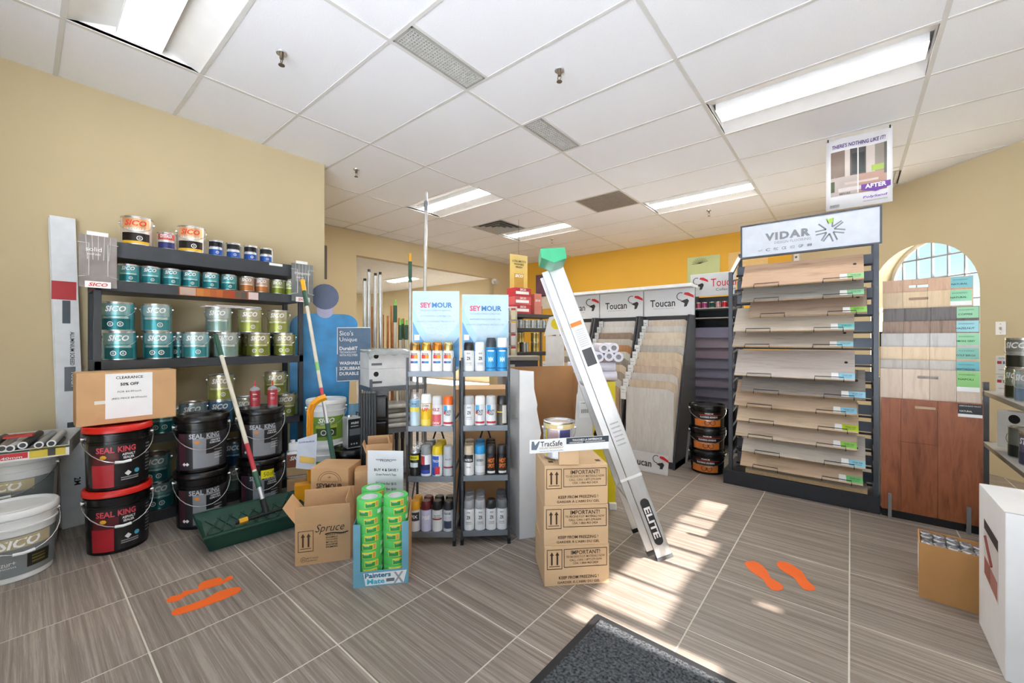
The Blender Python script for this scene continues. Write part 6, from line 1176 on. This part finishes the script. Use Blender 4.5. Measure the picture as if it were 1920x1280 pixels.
decal('footprint_decal', 'long orange floor sticker on the left, lower of two', [(963, 565), (985, 545), (1080, 515), (1160, 485), (1220, 450), (1290, 428), (1345, 420), (1358, 435), (1340, 455), (1260, 490), (1180, 520), (1110, 545), (1000, 580), (970, 580)], 3, 0, 960, 'orange footprints')
# ================================================================== far background
def flat(name, label, a, b2, z0, z1, m, cat='poster', nrm=None, th=.01):
    a, b2 = Vector(a), Vector(b2); d = b2-a; rz = math.atan2(d.y, d.x); c = (a+b2)/2; t = thing(name, label, cat, (c.x, c.y, z0), rz)
    MB().box(-math.hypot(d.x, d.y)/2, -th, 0, math.hypot(d.x, d.y)/2, 0, z1-z0).build('sheet', m, t); return t
def wallposter(px0, px1, py0, py1, label, m, word=None):
    a, b2 = at_y(px0, py1, YB-.005), at_y(px1, py1, YB-.005); z1 = at_y((px0+px1)/2, py0, YB-.005).z; z0 = at_y((px0+px1)/2, py1, YB-.005).z
    return flat('wall_poster', label, (a.x, YB-.002, 0), (b2.x, YB-.002, 0), z0, z1, m)
t = wallposter(1289, 1350, 480, 540, 'pale green poster with dark flower on the ochre wall', mat('green_poster', 'c3cf94', .5, var=.08, scale=3))
b = MB()
for k in range(11): an = R(18+16*k); b.tube([(-.05, -.012, .42), (-.05+.13*math.cos(an), -.012, .42+.1*math.sin(an))], .003, 4)
b.build('flower_mark', M('5a5a38', .6), t)
wallposter(1366, 1440, 470, 560, 'peach coloured poster on the ochre wall behind the framed display', mat('peach_poster', 'e6c078', .5, var=.05))
t = wallposter(953, 969, 522, 590, 'dark poster at the far corner of the ochre wall', M('2c2f36', .4)); text(t, 'L', (-.02, -.011, .6), .06, .1, WINK)
wallposter(1005, 1036, 514, 556, 'purple poster on the ochre wall behind the green ladder cap', mat('purple_poster', '7d5a70', .4, var=.2, scale=6))
wallposter(1012, 1052, 553, 578, 'white panel on the ochre wall behind the ladder', M('e8e2d6', .5))
c = at_x(930, 527, XB+.08); t = thing('dome_camera', 'white dome security camera on the far beige wall', 'camera', (XB, c.y, c.z), R(90)); MB().tube([(0, -.001, 0), (0, -.05, 0)], .06, 18).build('base', WHITE, t, True)
MB().lathe([(.06, 0), (.058, -.03), (.045, -.055), (.02, -.07), (.002, -.073)], 18, (0, -.09), cap0=True, cap1=False).build('dome', M('c9c9c8', .3), t, True)
a = at_x(601, 460, XB+.01); b2 = at_x(613, 460, XB+.01); t = flat('wall_poster', 'dark framed notice on the far beige wall beside the wall corner', (XB+.002, a.y-.12, 0), (XB+.002, b2.y, 0), at_x(608, 523, XB).z, at_x(608, 460, XB).z, M('4a443e', .5), 'notice')
c = at_y(1473, 483, 7.2); sw2 = DL+DD*(.12); t = thing('thermostat', 'small white box on the beige wall below the framed sign', 'thermostat', (sw2.x, sw2.y, c.z), math.atan2(DD.y, DD.x)); MB().box(-.05, -.03, -.06, .05, -.0005, .06).build('case', WHITE, t, bevel=.006); MB().box(-.02, -.032, -.01, .02, -.0305, .02).build('dial', GREYINK, t)
# far stock shelf with post sign
a, b2 = at_d(962, 600, 5.6), at_d(1040, 600, 6.0); d = Vector((b2.x-a.x, b2.y-a.y, 0)); rz = math.atan2(d.y, d.x); w_ = d.length; mwF = Matrix.Translation((a.x, a.y, 0)) @ Matrix.Rotation(rz, 4, 'Z')
t = thing('far_shelving', 'dark grey shelving bay far back under the hanging gold sign', 'shelf', (a.x, a.y, 0), rz)
for x in (0, w_*.48, w_-.03): MB().box(x, .3, 0, x+.03, .33, 1.75 if x != w_*.48 else 2.05).build('post', M('6d6862', .5), t)
for z in (1.60, 1.40, 1.06, .6, .15): MB().box(0, 0, z-.05, w_, .3, z).build('shelf', M('3e3d3e', .5), t, bevel=.003)
MB().box(0, .31, .1, w_*.48, .315, 1.6).build('back_board', M('4a4846', .6), t)
KS = tin('paint_can', .05, .12, 'b8bcbc', None, 'a0a6a8', '', handle=False, badges=0); KO = tin('paint_can', .06, .138, 'b09a58', None, 'c4b070', '', handle=False, badges=0); KV = tin('paint_can', .06, .138, 'b0b4b4', None, 'a4a8aa', '', handle=False, badges=0)
for i in range(6): KS.place(mwF @ Vector((.08+.105*i, .08, 1.40)), rz, 'small silver can on the far shelving, %s from the left' % ORD[i], 'far cans')
for i, (x, z, kk) in enumerate(((.12, 1.06, KO), (.28, 1.06, KV), (.2, 1.06+.1385, KO), (.46, 1.06, KO), (.46, 1.1985, KO))): kk.place(mwF @ Vector((x, .12, z)), rz, 'gold or silver gallon can on the far shelving, %s one' % ORD[i], 'far cans')
for i in range(3):
    bx = thing('red_carton', 'red printed carton on top of the far shelving, %s from the bottom' % ORD[i], 'box', mwF @ Vector((.18, .12, 1.601+.121*i)), rz, 'red cartons'); MB().box(-.14, -.1, 0, .14, .1, .12).build('carton', M(('b8303a', 'c4555a', 'b02a34')[i], .5), bx, bevel=.003); MB().box(-.12, -.102, .03, .1, -.1005, .07).build('label_panel', PAPER, bx); text(bx, 'SICO', (0, -.1015, .095), .1, .03, WINK, bold=.02)
bx = thing('pink_carton', 'upright pink carton on top of the far shelving beside the red ones', 'box', mwF @ Vector((.46, .1, 1.601)), rz); MB().box(-.06, -.05, 0, .07, .05, .3).build('carton', M('c47868', .5), bx, bevel=.003); text(bx, 'SICO', (0, -.0512, .2), .09, .03, WINK, bold=.02)
c = at_d(986, 508, 5.55); p = mwF @ Vector((w_*.30, .2, 0)); zs0, zs1 = at_d(986, 543, 5.7).z, at_d(986, 473, 5.7).z
t = thing('gold_sign', 'gold sign reading ultra-smooth washable finish, hanging at the far end', 'sign', (p.x, p.y, zs0), rz); hw = .15; Hs = zs1-zs0
sh = MB().box(-hw, -.02, 0, hw, -.01, Hs).build('board', mat('gold_print', 'cdb157', .35, var=.15, scale=3), t)
for s_, z, w2_ in (('ULTRA-SMOOTH', .82, .24), ('WASHABLE', .74, .17), ('FINISH', .66, .11)): text(sh, s_, (0, -.021, z*Hs), w2_, .03, INK, bold=.01)
MB().box(-.08, -.0225, .1*Hs, .08, -.0205, .48*Hs).build('can_picture', M('b08a1c', .4), sh); text(sh, 'SICO', (0, -.0235, .42*Hs), .14, .04, WINK, bold=.03, shear=.25); MB().box(.08, -.005, -.3, .1, .005, Hs*.6).build('sign_post', M('8a8680', .5), t); MB().tube([(0, -.015, Hs), (0, -.015, CEIL-zs0-.002)], .002, 5).build('hanging_wire', WIRE, t)
# bagged goods on a pegboard and the counter in front
a2 = at_d(950, 600, 5.45); t = thing('peg_rack', 'white pegboard rack hung with bagged goods far back', 'rack', (a2.x, a2.y, 0), facing(a2)); MB().box(-.12, 0, 0, .14, .02, 1.68).build('board', M('c9c8c4', .6), t)
MBAG = ['c9c6c0', 'a89a98', 'd0c8a8', '8f7a80', 'c4bebc', '7a6a6c']
for r_ in range(5):
    for k in range(3):
        z = 1.5-.17*r_; bx = thing('bagged_item', 'small bagged item on the far pegboard, row %s, %s from the left' % (ORD[r_], ORD[k]), 'bag', (Matrix.Translation((a2.x, a2.y, 0)) @ Matrix.Rotation(facing(a2), 4, 'Z') @ Vector((-.08+.085*k, -.045, z)))[:], facing(a2), 'bagged goods'); MB().box(-.036, 0, 0, .036, .03, .13).build('bag', M(MBAG[(r_*2+k) % 6], .35), bx, bevel=.01); MB().box(-.03, .004, .1302, .03, .012, .155).build('header_tab', M('e0b030' if (r_+k) % 3 == 0 else 'b0303a', .5), bx); MB().tube([(0, .008, .145), (0, .0446, .145)], .003, 5).build('peg', STEEL, bx)
c = at_d(975, 668, 5.0); t = thing('counter', 'grey topped service counter far back below the bagged goods', 'counter', (c.x, c.y, 0), facing(c)+.15); zc = c.z
MB().box(-.2, 0, zc-.05, .25, .3, zc).build('top', M('9a958c', .5), t, bevel=.004); MB().box(-.18, .03, 0, .23, .28, zc-.05).build('cabinet', M('3a3c48', .5), t); MB().box(-.16, .028, .2, -.06, .0302, zc-.1).build('door_panel', M('c9c4bc', .5), t)
# yellow price board at the left toucan tower, cartons glimpsed behind the racks
c = at_d(1040, 612, 4.35); t = thing('price_leaflet', 'white leaflet with bright yellow splash beside the left sample tower', 'leaflet', (c.x, c.y, c.z-.1), facing(c)-.3); MB().hexa([(-.12, -.006, 0), (.10, -.006, .02), (.10, 0, .02), (-.12, 0, 0), (-.06, -.006, .2), (.12, -.006, .24), (.12, 0, .24), (-.06, 0, .2)]).build('sheet', PAPER, t); MB().prism(arcp(.02, .13, .06, .06, 0, 360, 12)[:-1], (0, -.0068, 0), (1, 0, 0), (0, 0, 1), .0004).build('splash', M('f0dc20', .5), t); MB().box(-.1, 0, -c.z+.1, .1, .02, .0).build('stand_leg', WHITE, t)
c = at_d(905, 735, 3.1); t = carton('shallow_carton', 'shallow brown carton glimpsed behind the right spray rack', (c.x, c.y, .0), facing(c), .42, .3, .88, (), True)
